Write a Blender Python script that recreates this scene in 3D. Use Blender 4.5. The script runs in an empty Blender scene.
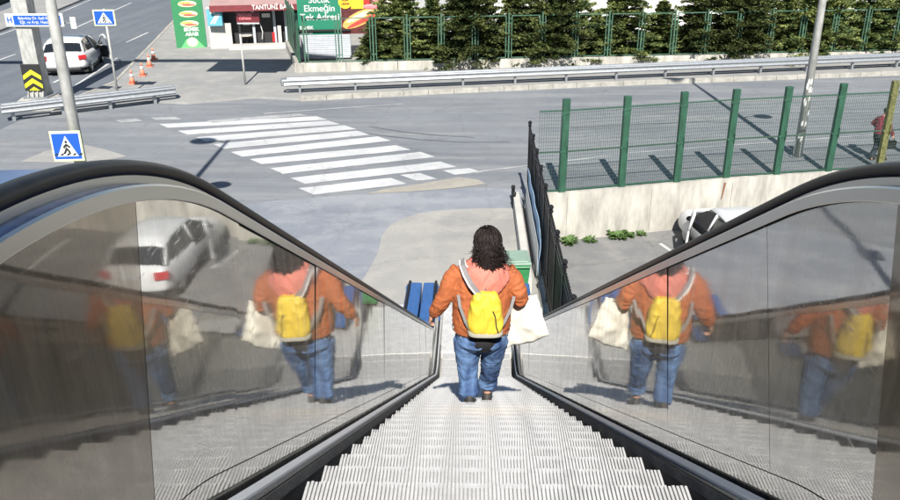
import bpy, bmesh, math, random
from math import radians as R, sin, cos, tan, pi, sqrt
from mathutils import Vector, Matrix, noise
random.seed(7)
S = bpy.context.scene
COL = S.collection

# ------------------------------------------------------------------ camera
cam = bpy.data.cameras.new("camera"); cam_o = bpy.data.objects.new("camera", cam); COL.objects.link(cam_o)
cam.sensor_width = 36.0; cam.lens = 828 / 900 * 36; cam.clip_start = 0.03; cam.clip_end = 2000
PITCH, YAW, ROLL = R(23), R(1.69), R(-0.38)
fwd = Vector((-sin(YAW) * cos(PITCH), cos(YAW) * cos(PITCH), -sin(PITCH)))
rt = Vector((cos(YAW), sin(YAW), 0)); up = rt.cross(fwd)
r2 = rt * cos(ROLL) + up * sin(ROLL); u2 = up * cos(ROLL) - rt * sin(ROLL)
m4 = Matrix((r2, u2, -fwd)).transposed().to_4x4(); m4.translation = Vector((-.075, 0, 7.7))
cam_o.matrix_world = m4
S.camera = cam_o

# ------------------------------------------------------------------ light
SUN_EL = 43.0; SDIR = Vector((-.045, 1.0, -tan(R(SUN_EL)))).normalized()     # direction the light travels
W = bpy.data.worlds.new("World"); S.world = W; W.use_nodes = True
nt = W.node_tree; sk = nt.nodes.new("ShaderNodeTexSky"); sk.sky_type = 'NISHITA'; sk.sun_disc = False
sk.sun_elevation = R(SUN_EL); tos = -SDIR
sk.sun_rotation = math.atan2(tos.x, tos.y)
sk.air_density = 1.2; sk.dust_density = .4; sk.ozone_density = 3.0
nt.links.new(sk.outputs[0], nt.nodes['Background'].inputs[0]); nt.nodes['Background'].inputs[1].default_value = 0.055
sl = bpy.data.lights.new("sun", 'SUN'); sl.energy = 5.0; sl.angle = R(.53); sl.color = (1, .955, .88)
so = bpy.data.objects.new("sun", sl); COL.objects.link(so); so.rotation_euler = SDIR.to_track_quat('-Z', 'Y').to_euler(); so.location = (0, -20, 40)
S.view_settings.view_transform = 'Standard'; S.view_settings.look = 'None'; S.view_settings.gamma = 1
S.view_settings.exposure = 0.88
S.cycles.max_bounces = 10; S.cycles.glossy_bounces = 8; S.cycles.use_denoising = True
S.cycles.caustics_reflective = False; S.cycles.caustics_refractive = False

# ------------------------------------------------------------------ materials
def M(name, col, rough=.6, metal=0., var=.12, scale=4., bump=0., bscale=60., col2=None, streak=None, spec=.5, det=6):
    m = bpy.data.materials.new(name); m.use_nodes = True; n = m.node_tree; L = n.links
    b = n.nodes['Principled BSDF']; b.inputs['Roughness'].default_value = rough; b.inputs['Metallic'].default_value = metal
    b.inputs['Specular IOR Level'].default_value = spec
    tc = n.nodes.new('ShaderNodeTexCoord'); mp = n.nodes.new('ShaderNodeMapping'); L.new(tc.outputs['Object'], mp.inputs[0])
    if streak: mp.inputs['Scale'].default_value = streak
    nz = n.nodes.new('ShaderNodeTexNoise'); nz.inputs['Scale'].default_value = scale; nz.inputs['Detail'].default_value = det
    nz.inputs['Roughness'].default_value = .62; L.new(mp.outputs[0], nz.inputs['Vector'])
    cr = n.nodes.new('ShaderNodeValToRGB'); L.new(nz.outputs[0], cr.inputs[0])
    c = Vector(col); lo = c * (1 - var); hi = Vector(col2) if col2 else c * (1 + var)
    cr.color_ramp.elements[0].position = .3; cr.color_ramp.elements[1].position = .7
    cr.color_ramp.elements[0].color = (*lo, 1); cr.color_ramp.elements[1].color = (*[min(1, v) for v in hi], 1)
    L.new(cr.outputs[0], b.inputs['Base Color'])
    if bump:
        nb = n.nodes.new('ShaderNodeTexNoise'); nb.inputs['Scale'].default_value = bscale; nb.inputs['Detail'].default_value = 5
        L.new(mp.outputs[0], nb.inputs['Vector'])
        bp = n.nodes.new('ShaderNodeBump'); bp.inputs['Strength'].default_value = bump; bp.inputs['Distance'].default_value = .02
        L.new(nb.outputs[0], bp.inputs['Height']); L.new(bp.outputs[0], b.inputs['Normal'])
    return m

def ground_mat(name, base, dark, light, grain=220, patchy=.5, crack=.35, tint=None, stains=.5, streak=(1, 1, 1)):
    """weathered asphalt or concrete: large tone patches, tyre-worn streaks, grain, hairline cracks"""
    m = bpy.data.materials.new(name); m.use_nodes = True; n = m.node_tree; L = n.links; b = n.nodes['Principled BSDF']
    b.inputs['Roughness'].default_value = .85; b.inputs['Specular IOR Level'].default_value = .35
    tc = n.nodes.new('ShaderNodeTexCoord')
    def N(scale, det, rough, mp=None):
        q = n.nodes.new('ShaderNodeTexNoise'); q.inputs['Scale'].default_value = scale; q.inputs['Detail'].default_value = det
        q.inputs['Roughness'].default_value = rough
        if mp:
            g = n.nodes.new('ShaderNodeMapping'); g.inputs['Scale'].default_value = mp; g.inputs['Rotation'].default_value = (0, 0, R(-11)); L.new(tc.outputs['Object'], g.inputs[0]); L.new(g.outputs[0], q.inputs['Vector'])
        else: L.new(tc.outputs['Object'], q.inputs['Vector'])
        return q
    def mix(f, a, c, mode='MIX'):
        x = n.nodes.new('ShaderNodeMix'); x.data_type = 'RGBA'; x.blend_type = mode
        for i, v in ((0, f), (6, a), (7, c)):
            if hasattr(v, 'links'): L.new(v, x.inputs[i])
            elif isinstance(v, (int, float)): x.inputs[i].default_value = v
            else: x.inputs[i].default_value = (*v, 1)
        return x.outputs[2]
    def ramp(s, a, c):
        r = n.nodes.new('ShaderNodeMapRange'); r.inputs[1].default_value = a; r.inputs[2].default_value = c; L.new(s, r.inputs[0]); return r.outputs[0]
    big = N(.22, 5, .55); mid = N(1.7, 6, .65); stk = N(1.0, 5, .6, streak); gr = N(grain, 3, .7); sp = N(38, 4, .7)
    c = mix(ramp(big.outputs[0], .35, .65), dark, base)
    c = mix(ramp(stk.outputs[0], .45, .75), c, light)
    f = n.nodes.new('ShaderNodeMath'); f.operation = 'MULTIPLY'; f.inputs[1].default_value = stains; L.new(ramp(mid.outputs[0], .5, .72), f.inputs[0])
    c = mix(f.outputs[0], c, tint if tint else [v * .72 for v in base])
    c = mix(.5, c, mix(ramp(gr.outputs[0], .3, .7), (.35, .35, .35), (1, 1, 1)), 'MULTIPLY')
    c = mix(.25, c, mix(ramp(sp.outputs[0], .35, .65), (.5, .5, .5), (1, 1, 1)), 'MULTIPLY')
    if crack:
        vo = n.nodes.new('ShaderNodeTexVoronoi'); vo.feature = 'DISTANCE_TO_EDGE'; vo.inputs['Scale'].default_value = .33
        wn = N(1.3, 6, .7); vm = n.nodes.new('ShaderNodeVectorMath'); vm.operation = 'ADD'
        sc = n.nodes.new('ShaderNodeVectorMath'); sc.operation = 'SCALE'; sc.inputs['Scale'].default_value = .9
        L.new(wn.outputs['Color'], sc.inputs[0]); L.new(tc.outputs['Object'], vm.inputs[0]); L.new(sc.outputs[0], vm.inputs[1]); L.new(vm.outputs[0], vo.inputs['Vector'])
        inv = n.nodes.new('ShaderNodeMapRange'); inv.inputs[1].default_value = .0; inv.inputs[2].default_value = .009; inv.inputs[3].default_value = crack; inv.inputs[4].default_value = 0
        L.new(vo.outputs['Distance'], inv.inputs[0])
        c = mix(inv.outputs[0], c, [v * .3 for v in base])
    L.new(c, b.inputs['Base Color'])
    bp = n.nodes.new('ShaderNodeBump'); bp.inputs['Strength'].default_value = .35; bp.inputs['Distance'].default_value = .01
    L.new(gr.outputs[0], bp.inputs['Height']); L.new(bp.outputs[0], b.inputs['Normal'])
    return m

def steel_mirror(name, col, rough, wav=.05, streak=.5, dirt=.2, haze=.27):
    """polished stainless sheet, slightly wavy, wiped and scuffed"""
    m = bpy.data.materials.new(name); m.use_nodes = True; n = m.node_tree; L = n.links; b = n.nodes['Principled BSDF']
    b.inputs['Metallic'].default_value = 1
    tc = n.nodes.new('ShaderNodeTexCoord')
    nz = n.nodes.new('ShaderNodeTexNoise'); nz.inputs['Scale'].default_value = 2.3; nz.inputs['Detail'].default_value = 7; nz.inputs['Roughness'].default_value = .7
    mp = n.nodes.new('ShaderNodeMapping'); mp.inputs['Scale'].default_value = (1, .8, 1.6); mp.inputs['Rotation'].default_value = (R(30), 0, 0)
    L.new(tc.outputs['Object'], mp.inputs[0]); L.new(mp.outputs[0], nz.inputs['Vector'])
    r = n.nodes.new('ShaderNodeMapRange'); r.inputs[1].default_value = .35; r.inputs[2].default_value = .75; r.inputs[3].default_value = rough; r.inputs[4].default_value = rough + dirt
    L.new(nz.outputs[0], r.inputs[0])
    sc = n.nodes.new('ShaderNodeTexNoise'); sc.inputs['Scale'].default_value = 26; sc.inputs['Detail'].default_value = 4; sc.inputs['Roughness'].default_value = .75
    ms = n.nodes.new('ShaderNodeMapping'); ms.inputs['Scale'].default_value = (1, .35, 3.2); ms.inputs['Rotation'].default_value = (R(-32), 0, 0); L.new(tc.outputs['Object'], ms.inputs[0]); L.new(ms.outputs[0], sc.inputs['Vector'])
    sr = n.nodes.new('ShaderNodeMapRange'); sr.inputs[1].default_value = .60; sr.inputs[2].default_value = .74; sr.inputs[4].default_value = .22; L.new(sc.outputs[0], sr.inputs[0])
    ad = n.nodes.new('ShaderNodeMath'); ad.operation = 'ADD'; L.new(r.outputs[0], ad.inputs[0]); L.new(sr.outputs[0], ad.inputs[1]); L.new(ad.outputs[0], b.inputs['Roughness'])
    cr = n.nodes.new('ShaderNodeValToRGB'); cr.color_ramp.elements[0].position = .3; cr.color_ramp.elements[1].position = .75
    cr.color_ramp.elements[0].color = (*col, 1); cr.color_ramp.elements[1].color = (*[v * .8 for v in col], 1)
    L.new(nz.outputs[0], cr.inputs[0]); L.new(cr.outputs[0], b.inputs['Base Color'])
    w = n.nodes.new('ShaderNodeTexNoise'); w.inputs['Scale'].default_value = 2.2; w.inputs['Detail'].default_value = 1.5
    mp2 = n.nodes.new('ShaderNodeMapping'); mp2.inputs['Scale'].default_value = (1, 1.0, .7); L.new(tc.outputs['Object'], mp2.inputs[0]); L.new(mp2.outputs[0], w.inputs['Vector'])
    f = n.nodes.new('ShaderNodeTexNoise'); f.inputs['Scale'].default_value = 160; f.inputs['Detail'].default_value = 3
    mp3 = n.nodes.new('ShaderNodeMapping'); mp3.inputs['Scale'].default_value = (1, 1, .06); L.new(tc.outputs['Object'], mp3.inputs[0]); L.new(mp3.outputs[0], f.inputs['Vector'])
    b1 = n.nodes.new('ShaderNodeBump'); b1.inputs['Strength'].default_value = 1; b1.inputs['Distance'].default_value = wav * .1; L.new(w.outputs[0], b1.inputs['Height'])
    b2 = n.nodes.new('ShaderNodeBump'); b2.inputs['Strength'].default_value = streak; b2.inputs['Distance'].default_value = .00012; L.new(f.outputs[0], b2.inputs['Height'])
    L.new(b1.outputs[0], b2.inputs['Normal']); L.new(b2.outputs[0], b.inputs['Normal'])
    hz = n.nodes.new('ShaderNodeBsdfPrincipled'); hz.inputs['Metallic'].default_value = 1; hz.inputs['Roughness'].default_value = .36
    L.new(cr.outputs[0], hz.inputs['Base Color']); L.new(b2.outputs[0], hz.inputs['Normal'])
    mxs = n.nodes.new('ShaderNodeMixShader'); mh = n.nodes.new('ShaderNodeMapping'); mh.inputs['Scale'].default_value = (1, 3.5, .45); L.new(tc.outputs['Object'], mh.inputs[0])
    nh = n.nodes.new('ShaderNodeTexNoise'); nh.inputs['Scale'].default_value = 2.6; nh.inputs['Detail'].default_value = 8; nh.inputs['Roughness'].default_value = .68; L.new(mh.outputs[0], nh.inputs['Vector'])
    rh = n.nodes.new('ShaderNodeMapRange'); rh.inputs[1].default_value = .32; rh.inputs[2].default_value = .68; rh.inputs[3].default_value = haze * .45; rh.inputs[4].default_value = min(.95, haze * 1.9)
    L.new(nh.outputs[0], rh.inputs[0]); L.new(rh.outputs[0], mxs.inputs[0]); L.new(b.outputs[0], mxs.inputs[1]); L.new(hz.outputs[0], mxs.inputs[2])
    L.new(mxs.outputs[0], n.nodes['Material Output'].inputs['Surface'])
    return m

asphalt = ground_mat('asphalt', (.235, .252, .272), (.185, .20, .222), (.315, .322, .325), streak=(.12, 1.3, 1))
asphalt_dk = ground_mat('main_road_asphalt', (.16, .178, .205), (.13, .147, .172), (.20, .215, .235), streak=(1.2, .08, 1), crack=.2)
apron_m = ground_mat('pale_concrete', (.39, .38, .355), (.31, .305, .295), (.45, .435, .40), crack=.3, tint=(.36, .35, .325), grain=90)
patch_m = ground_mat('bluish_worn_asphalt', (.27, .29, .325), (.225, .245, .28), (.38, .39, .41), crack=.25, tint=(.36, .37, .385), streak=(.5, .9, 1), grain=70, stains=.7)
lot_m = ground_mat('lot_asphalt', (.235, .235, .235), (.19, .195, .20), (.30, .295, .285), tint=(.32, .30, .27), crack=.5)
pave_m = ground_mat('pavers', (.335, .335, .325), (.28, .285, .285), (.40, .39, .375), crack=0, tint=(.43, .40, .34), grain=60)
white_paint = ground_mat('road_paint', (.66, .67, .67), (.46, .47, .48), (.70, .70, .69), crack=.5, tint=(.48, .49, .50), stains=.6, grain=90)
faded_paint = ground_mat('faded_road_paint', (.44, .45, .455), (.34, .35, .36), (.55, .55, .54), crack=.5, tint=(.28, .29, .30), stains=.9, grain=90)
sand_m = ground_mat('spilled_sand', (.40, .37, .31), (.33, .31, .28), (.48, .45, .38), crack=0, tint=(.30, .30, .29), grain=60)
conc = M('stained_concrete', (.36, .345, .31), .9, var=.35, scale=2.6, bump=.3, bscale=14, streak=(1, 1, .30), col2=(.50, .48, .43), det=9)
kerb_m = M('kerb_concrete', (.31, .30, .27), .9, var=.25, scale=3, bump=.2, bscale=20)
steel = steel_mirror('polished_steel_panel', (.64, .63, .60), .016, .015, .10, .045, .22)
steel_near = steel_mirror('scuffed_dimmed_steel_panel', (.33, .30, .26), .030, .018, .12, .06, .36)  # scuffed, and tinted darker to dim the reflections in the near panels
steel_dk = steel_mirror('ribbed_deck_steel', (.55, .54, .52), .16, .06, 1, .2)
steel_band = M('brushed_steel_trim', (.58, .57, .54), .34, 1, var=.08, scale=3, streak=(1, .4, 1))
ledge_m = M('bright_aluminium_ledge', (.66, .67, .68), .45, .25, var=.06, scale=6)
alu = M('ribbed_aluminium_tread', (.66, .655, .64), .42, .35, var=.16, scale=9, bump=.1, bscale=80, col2=(.78, .77, .75))
alu_dk = M('step_groove', (.36, .36, .355), .6, .3, var=.2)
rubber = M('black_rubber', (.011, .010, .010), .42, 0, var=.35, scale=20, spec=.28)
black_m = M('matt_black', (.012, .012, .013), .75, var=.4, scale=30)  # flat black, on the skirts it takes in the shade beside the steps
brush_m = M('grey_brush', (.10, .10, .10), .8, var=.7, scale=160, bump=.6, bscale=220, det=3)
blue_m = M('blue_cladding', (.04, .115, .30), .28, .15, var=.25, scale=9, streak=(6, .5, 1), spec=.6)
blue_dk = M('dark_blue_deck', (.022, .045, .13), .25, .5, var=.3, scale=6)
galv = M('galvanised_steel', (.33, .35, .37), .42, .55, var=.15, scale=8)
galv_pole = M('grey_painted_pole', (.36, .36, .34), .55, .1, var=.25, scale=7, col2=(.48, .48, .46), streak=(1, 1, .4))
green_post = M('green_painted_steel', (.022, .078, .048), .5, .1, var=.3, scale=10, streak=(1, 1, .3))
green_rust = M('rusty_green_painted_steel', (.09, .12, .04), .6, .1, var=.5, scale=14, col2=(.19, .18, .07))
frame_green = M('weathered_green_frame', (.05, .115, .075), .55, .1, var=.3, scale=8)
mesh_wire = M('green_mesh_wire', (.04, .08, .06), .55, .2)
iron = M('black_iron', (.012, .012, .014), .35, .2, var=.3)
white_m = M('white_gloss_paint', (.60, .61, .62), .22, 0, var=.03, spec=.6)
whitewash = M('white_wall', (.45, .44, .41), .8, var=.1, scale=2)
glass_dk = M('dark_car_glass', (.012, .014, .017), .06, 0, var=.1, spec=.8)
tyre_m = M('tyre_rubber', (.02, .02, .02), .8); rim_m = M('alloy_rim', (.45, .46, .47), .35, .9)
red_lamp = M('red_tail_lamp', (.42, .015, .02), .2, spec=.7); plate_m = M('number_plate', (.70, .75, .82), .4)
dark_plastic = M('dark_plastic', (.025, .025, .028), .5)
sign_blue = M('sign_blue', (.012, .085, .40), .35, var=.04); sign_white = M('sign_white', (.60, .61, .59), .4, var=.04)
sign_edge = M('sign_yellow_edge', (.72, .80, .36), .4, var=.05); yellow_s = M('sign_yellow', (.62, .60, .03), .4, var=.05)
sign_black = M('sign_black', (.02, .02, .02), .5); sign_back = M('sign_back_grey', (.35, .36, .37), .5, .4)
maroon = M('maroon_sign', (.12, .012, .02), .5); awning_m = M('faded_maroon_awning', (.26, .165, .16), .85, var=.1, scale=2)
awning_v = M('maroon_awning_valance', (.17, .03, .035), .8, var=.15)
green_ban = M('green_banner', (.03, .20, .08), .5, var=.06); green_bill = M('green_billboard', (.012, .17, .10), .5, var=.05)
light_green = M('light_green_banner_edge', (.12, .47, .16), .5)
orange_c = M('orange_cone', (.60, .20, .12), .5, var=.15)
bread = M('bread_print', (.72, .36, .10), .5, var=.2, scale=6); meat = M('red_meat_print', (.55, .06, .05), .5, var=.3, scale=9)
cheese = M('pale_print', (.85, .66, .42), .5, var=.2, scale=10); yel_print = M('yellow_print', (.85, .58, .03), .5)
pink_print = M('pink_sausage_print', (.72, .22, .24), .5, var=.2)
cyan_m = M('light_blue_panel', (.10, .34, .45), .5); bin_green = M('green_bin_plastic', (.03, .20, .07), .5, var=.2, scale=5)
bin_lid = M('grey_bin_lid', (.22, .31, .25), .5); dirty_blue = M('pale_blue_banner_cloth', (.30, .45, .62), .7, var=.2)
trunk_m = M('tree_bark', (.07, .05, .035), .9, var=.3, scale=10)
panel_wall = M('white_metal_cladding', (.66, .65, .64), .6, var=.05, scale=1)
interior_dk = M('interior_shade_black', (.02, .02, .022), .6)
leaf_w = M('weed_leaf', (.06, .115, .025), .7, var=.35, scale=12)
skin = M('skin', (.55, .30, .21), .5, var=.06); hair_m = M('dark_brown_hair', (.013, .008, .007), .55, spec=.25, var=.4, scale=25)
dark_tr = M('dark_trousers', (.03, .035, .05), .9); maroon_j = M('maroon_jacket_cloth', (.20, .03, .05), .9, var=.2)
grey_strap = M('grey_webbing', (.20, .19, .19), .8); white_piping = M('white_piping', (.75, .73, .70), .7)
grey_cloth = M('grey_backpack_base', (.28, .27, .22), .8); black_cloth = M('black_cloth', (.012, .012, .015), .9)
yellow_cloth = M('yellow_nylon', (.64, .46, .04), .6, var=.06, scale=8, bump=.35, bscale=9)
tote_m = M('cream_cotton', (.72, .695, .61), .85, var=.05, scale=9, bump=.4, bscale=7)
shoe_m = M('dark_shoe', (.035, .032, .03), .7); sole_m = M('white_sole', (.75, .75, .74), .6)
bluish_sk = M('denim_like_shoe', (.16, .22, .33), .8)

def cloth(name, col, col2, bump, bs, wash=None):
    m = M(name, col, .8, var=.14, scale=5, bump=bump, bscale=bs, col2=col2); return m
jacket_m = cloth('orange_jacket_cloth', (.335, .088, .028), (.42, .12, .038), .5, 14)
hood_m = cloth('salmon_hood_fleece', (.50, .14, .10), (.58, .19, .14), .4, 20)
def jeans_mat():
    m = bpy.data.materials.new('washed_denim'); m.use_nodes = True; n = m.node_tree; L = n.links; b = n.nodes['Principled BSDF']
    b.inputs['Roughness'].default_value = .85
    tc = n.nodes.new('ShaderNodeTexCoord'); mp = n.nodes.new('ShaderNodeMapping'); mp.inputs['Scale'].default_value = (1.6, 1, .8); L.new(tc.outputs['Object'], mp.inputs[0])
    a = n.nodes.new('ShaderNodeTexNoise'); a.inputs['Scale'].default_value = 7; a.inputs['Detail'].default_value = 6; L.new(mp.outputs[0], a.inputs[0])
    cr = n.nodes.new('ShaderNodeValToRGB'); cr.color_ramp.elements[0].position = .36; cr.color_ramp.elements[1].position = .66
    cr.color_ramp.elements[0].color = (.016, .042, .12, 1); cr.color_ramp.elements[1].color = (.105, .19, .36, 1); L.new(a.outputs[0], cr.inputs[0])
    L.new(cr.outputs[0], b.inputs['Base Color'])
    g = n.nodes.new('ShaderNodeTexNoise'); g.inputs['Scale'].default_value = 16; g.inputs['Detail'].default_value = 5
    bp = n.nodes.new('ShaderNodeBump'); bp.inputs['Strength'].default_value = .6; bp.inputs['Distance'].default_value = .02
    L.new(tc.outputs['Object'], g.inputs[0]); L.new(g.outputs[0], bp.inputs['Height']); L.new(bp.outputs[0], b.inputs['Normal'])
    return m
jeans_m = jeans_mat()

def foliage_mat():
    m = bpy.data.materials.new('conifer_needles'); m.use_nodes = True; n = m.node_tree; L = n.links; b = n.nodes['Principled BSDF']
    b.inputs['Roughness'].default_value = .75; b.inputs['Specular IOR Level'].default_value = .2
    tc = n.nodes.new('ShaderNodeTexCoord')
    a = n.nodes.new('ShaderNodeTexNoise'); a.inputs['Scale'].default_value = 1.6; a.inputs['Detail'].default_value = 5; L.new(tc.outputs['Object'], a.inputs[0])
    cr = n.nodes.new('ShaderNodeValToRGB'); e = cr.color_ramp.elements; e[0].position = .35; e[1].position = .68
    e[0].color = (.05, .085, .03, 1); e[1].color = (.24, .27, .09, 1); L.new(a.outputs[0], cr.inputs[0])
    oi = n.nodes.new('ShaderNodeObjectInfo'); mx = n.nodes.new('ShaderNodeHueSaturation'); L.new(cr.outputs[0], mx.inputs['Color'])
    mr = n.nodes.new('ShaderNodeMapRange'); mr.inputs[3].default_value = .6; mr.inputs[4].default_value = 1.3; L.new(oi.outputs['Random'], mr.inputs[0]); L.new(mr.outputs[0], mx.inputs['Value'])
    L.new(mx.outputs[0], b.inputs['Base Color'])
    return m
needles = foliage_mat()

# ------------------------------------------------------------------ mesh helpers
class MB:
    def __init__(s): s.v = []; s.f = []; s.mi = []; s.cur = 0
    def add(s, vs, fs):
        o = len(s.v); s.v += [tuple(v) for v in vs]; s.f += [[i + o for i in f] for f in fs]; s.mi += [s.cur] * len(fs); return s
    def box(s, c, d, rz=0, rx=0, ry=0):
        x, y, z = [k / 2 for k in d]
        P = [Vector((a, b, e)) for a in (-x, x) for b in (-y, y) for e in (-z, z)]
        m = Matrix.Rotation(rz, 3, 'Z') @ Matrix.Rotation(ry, 3, 'Y') @ Matrix.Rotation(rx, 3, 'X')
        return s.add([m @ p + Vector(c) for p in P], [(0, 1, 3, 2), (4, 6, 7, 5), (0, 4, 5, 1), (2, 3, 7, 6), (0, 2, 6, 4), (1, 5, 7, 3)])
    def tube(s, pts, r, n=8, cap=True):
        pts = [Vector(p) for p in pts]; rs = r if isinstance(r, list) else [r] * len(pts)
        V = []; ref = None
        for i, p in enumerate(pts):
            t = (pts[min(i + 1, len(pts) - 1)] - pts[max(i - 1, 0)]).normalized()
            if ref is None: ref = Vector((0, 0, 1)) if abs(t.z) < .9 else Vector((1, 0, 0))
            a = t.cross(ref).normalized(); b2 = a.cross(t).normalized(); ref = b2
            rr = rs[i]; ra, rb = rr if isinstance(rr, (tuple, list)) else (rr, rr)
            for k in range(n):
                q = 2 * pi * k / n; V.append(p + a * cos(q) * ra + b2 * sin(q) * rb)
        F = [(i * n + k, i * n + (k + 1) % n, (i + 1) * n + (k + 1) % n, (i + 1) * n + k) for i in range(len(pts) - 1) for k in range(n)]
        if cap: F += [tuple(range(n))[::-1], tuple((len(pts) - 1) * n + k for k in range(n))]
        return s.add(V, F)
    def rings(s, rs, n=20, cap=True):
        """rs: (cx,cy,cz,rx,ry[,tilt,power]) horizontal ellipses"""
        V = []
        for r in rs:
            cx, cy, cz, rx, ry = r[:5]; tl = r[5] if len(r) > 5 else 0
            for k in range(n):
                q = 2 * pi * k / n; x = cos(q) * rx; y = sin(q) * ry; V.append((cx + x, cy + y, cz + y * tl))
        F = [(i * n + k, i * n + (k + 1) % n, (i + 1) * n + (k + 1) % n, (i + 1) * n + k) for i in range(len(rs) - 1) for k in range(n)]
        if cap: F += [tuple(range(n))[::-1], tuple((len(rs) - 1) * n + k for k in range(n))]
        return s.add(V, F)
    def prism(s, poly, z0, z1):
        n = len(poly); return s.add([(x, y, z0) for x, y in poly] + [(x, y, z1) for x, y in poly],
            [tuple(range(n))[::-1], tuple(range(n, 2 * n))] + [(i, (i + 1) % n, n + (i + 1) % n, n + i) for i in range(n)])
    def ball(s, c, r, n=12, m=8):
        rx, ry, rz = r if isinstance(r, (tuple, list)) else (r, r, r); V = [(c[0], c[1], c[2] - rz)]
        for i in range(1, m):
            a = -pi / 2 + pi * i / m
            for k in range(n): q = 2 * pi * k / n; V.append((c[0] + rx * cos(a) * cos(q), c[1] + ry * cos(a) * sin(q), c[2] + rz * sin(a)))
        V.append((c[0], c[1], c[2] + rz)); F = [(0, 1 + (k + 1) % n, 1 + k) for k in range(n)]
        F += [(1 + i * n + k, 1 + i * n + (k + 1) % n, 1 + (i + 1) * n + (k + 1) % n, 1 + (i + 1) * n + k) for i in range(m - 2) for k in range(n)]
        F += [(len(V) - 1, 1 + (m - 2) * n + k, 1 + (m - 2) * n + (k + 1) % n) for k in range(n)]
        return s.add(V, F)
    def build(s, name, mats, parent=None, smooth=False, loc=None, bevel=0, rz=0):
        me = bpy.data.meshes.new(name); me.from_pydata(s.v, [], s.f)
        mats = mats if isinstance(mats, (list, tuple)) else [mats]
        for m in mats: me.materials.append(m)
        if len(mats) > 1: me.polygons.foreach_set('material_index', s.mi)
        if smooth: me.polygons.foreach_set('use_smooth', [True] * len(me.polygons))
        me.update(); bm = bmesh.new(); bm.from_mesh(me); bmesh.ops.recalc_face_normals(bm, faces=bm.faces); bm.to_mesh(me); bm.free()
        o = bpy.data.objects.new(name, me); COL.objects.link(o)
        if parent: o.parent = parent
        if loc: o.location = loc
        o.rotation_euler.z = rz
        if bevel:
            b = o.modifiers.new('b', 'BEVEL'); b.width = bevel; b.segments = 2; b.limit_method = 'ANGLE'; b.angle_limit = R(40)
        return o

def tag(o, label=None, cat=None, group=None, kind=None):
    for k, v in (('label', label), ('category', cat), ('group', group), ('kind', kind)):
        if v: o[k] = v
    return o
def thing(name, label, cat, loc=(0, 0, 0), rz=0, group=None):
    o = bpy.data.objects.new(name, None); o.empty_display_size = .2; COL.objects.link(o); o.location = loc; o.rotation_euler.z = rz
    return tag(o, label, cat, group)
def struct(o): return tag(o, kind='structure')
def children(o): return [c for c in bpy.data.objects if c.parent == o]
def copy_tree(o, parent=None):
    c = o.copy(); COL.objects.link(c); c.parent = parent
    for ch in children(o): copy_tree(ch, c)
    return c
def dup(o, label, loc, rz=None):
    c = copy_tree(o); c.location = loc; c['label'] = label
    if rz is not None: c.rotation_euler.z = rz
    return c
def remesh(o, vox, smooth=2, disp=None):
    m = o.modifiers.new('r', 'REMESH'); m.mode = 'VOXEL'; m.voxel_size = vox; m.use_smooth_shade = True
    if smooth: s = o.modifiers.new('s', 'SMOOTH'); s.iterations = smooth; s.factor = .5
    dg = bpy.context.evaluated_depsgraph_get(); me = bpy.data.meshes.new_from_object(o.evaluated_get(dg))
    mats = list(o.data.materials); o.modifiers.clear(); o.data = me
    me.materials.clear()
    for k in mats: me.materials.append(k)
    me.polygons.foreach_set('use_smooth', [True] * len(me.polygons)); me.update()
    if disp:
        nr = [v.normal.copy() for v in me.vertices]
        for v, q in zip(me.vertices, nr): v.co += q * disp(v.co)
        me.update()
    return o
def text(name, body, size, mat, parent, loc, rot, align='CENTER', ext=.004, bold=.0, xs=1, space=1.0):
    c = bpy.data.curves.new(name, 'FONT'); c.body = body; c.size = size; c.align_x = align; c.align_y = 'CENTER'; c.extrude = ext; c.offset = bold; c.space_line = space
    o = bpy.data.objects.new(name + '_tmp', c); COL.objects.link(o)
    dg = bpy.context.evaluated_depsgraph_get(); me = bpy.data.meshes.new_from_object(o.evaluated_get(dg)); bpy.data.objects.remove(o)
    me.materials.clear(); me.materials.append(mat)
    q = bpy.data.objects.new(name, me); COL.objects.link(q); q.parent = parent; q.location = loc; q.rotation_euler = rot; q.scale = (xs, 1, 1)
    return q
def sheet(name, poly, z, mat, sub=0):
    n = len(poly); m = MB(); m.add([(x, y, z) for x, y in poly], [tuple(range(n))]); o = m.build(name, mat)
    if o.data.polygons[0].normal.z < 0: o.data.flip_normals()
    return o
def lerp(a, b, t): return a + (b - a) * t

# ------------------------------------------------------------------ ground
LW = [(1.45, 21.95), (2.4, 22.1), (7.31, 23.43), (12.84, 24.55), (21.35, 26.4), (60, 34.5), (150, 53)]      # top of the retaining wall (front face)
def lwy(x):
    for (a, b), (c, d) in zip(LW, LW[1:]):
        if x <= c: return lerp(b, d, (x - a) / (c - a))
    return LW[-1][1]
SX = 1.45
road = sheet('road', [(-400, -80), (SX, -80), (SX, 21.95 + .02)] + [(x, y + .02) for x, y in LW[1:]] + [(400, 100), (400, 700), (-400, 700)], 0, asphalt); struct(road)
lot = sheet('parking_lot', [(SX - .2, -80), (160, -80), (160, 60), (SX - .2, 22.3)][:2] + [(160, 56)] + [(x, y + .2) for x, y in LW[::-1]], -1.4, lot_m); struct(lot)
mr = sheet('main_road', [(-17.4, 30.3), (-16.9, 33.6), (-16.42, 37.33), (-22.72, 67.93), (-35, 130), (-140, 600), (-260, 600), (-75, 100), (-60, 10), (-19.5, 10), (-17.6, 22)], .004, asphalt_dk); struct(mr)
pt = sheet('worn_road_patch', [(-9.5, 19.5), (-7.6, 20.6), (-5.76, 21.5), (-4.0, 22.0), (-1.59, 22.5), (.2, 22.75), (1.42, 22.6), (1.42, 12), (-5, 12), (-9.5, 14)], .004, patch_m); struct(pt)
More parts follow.
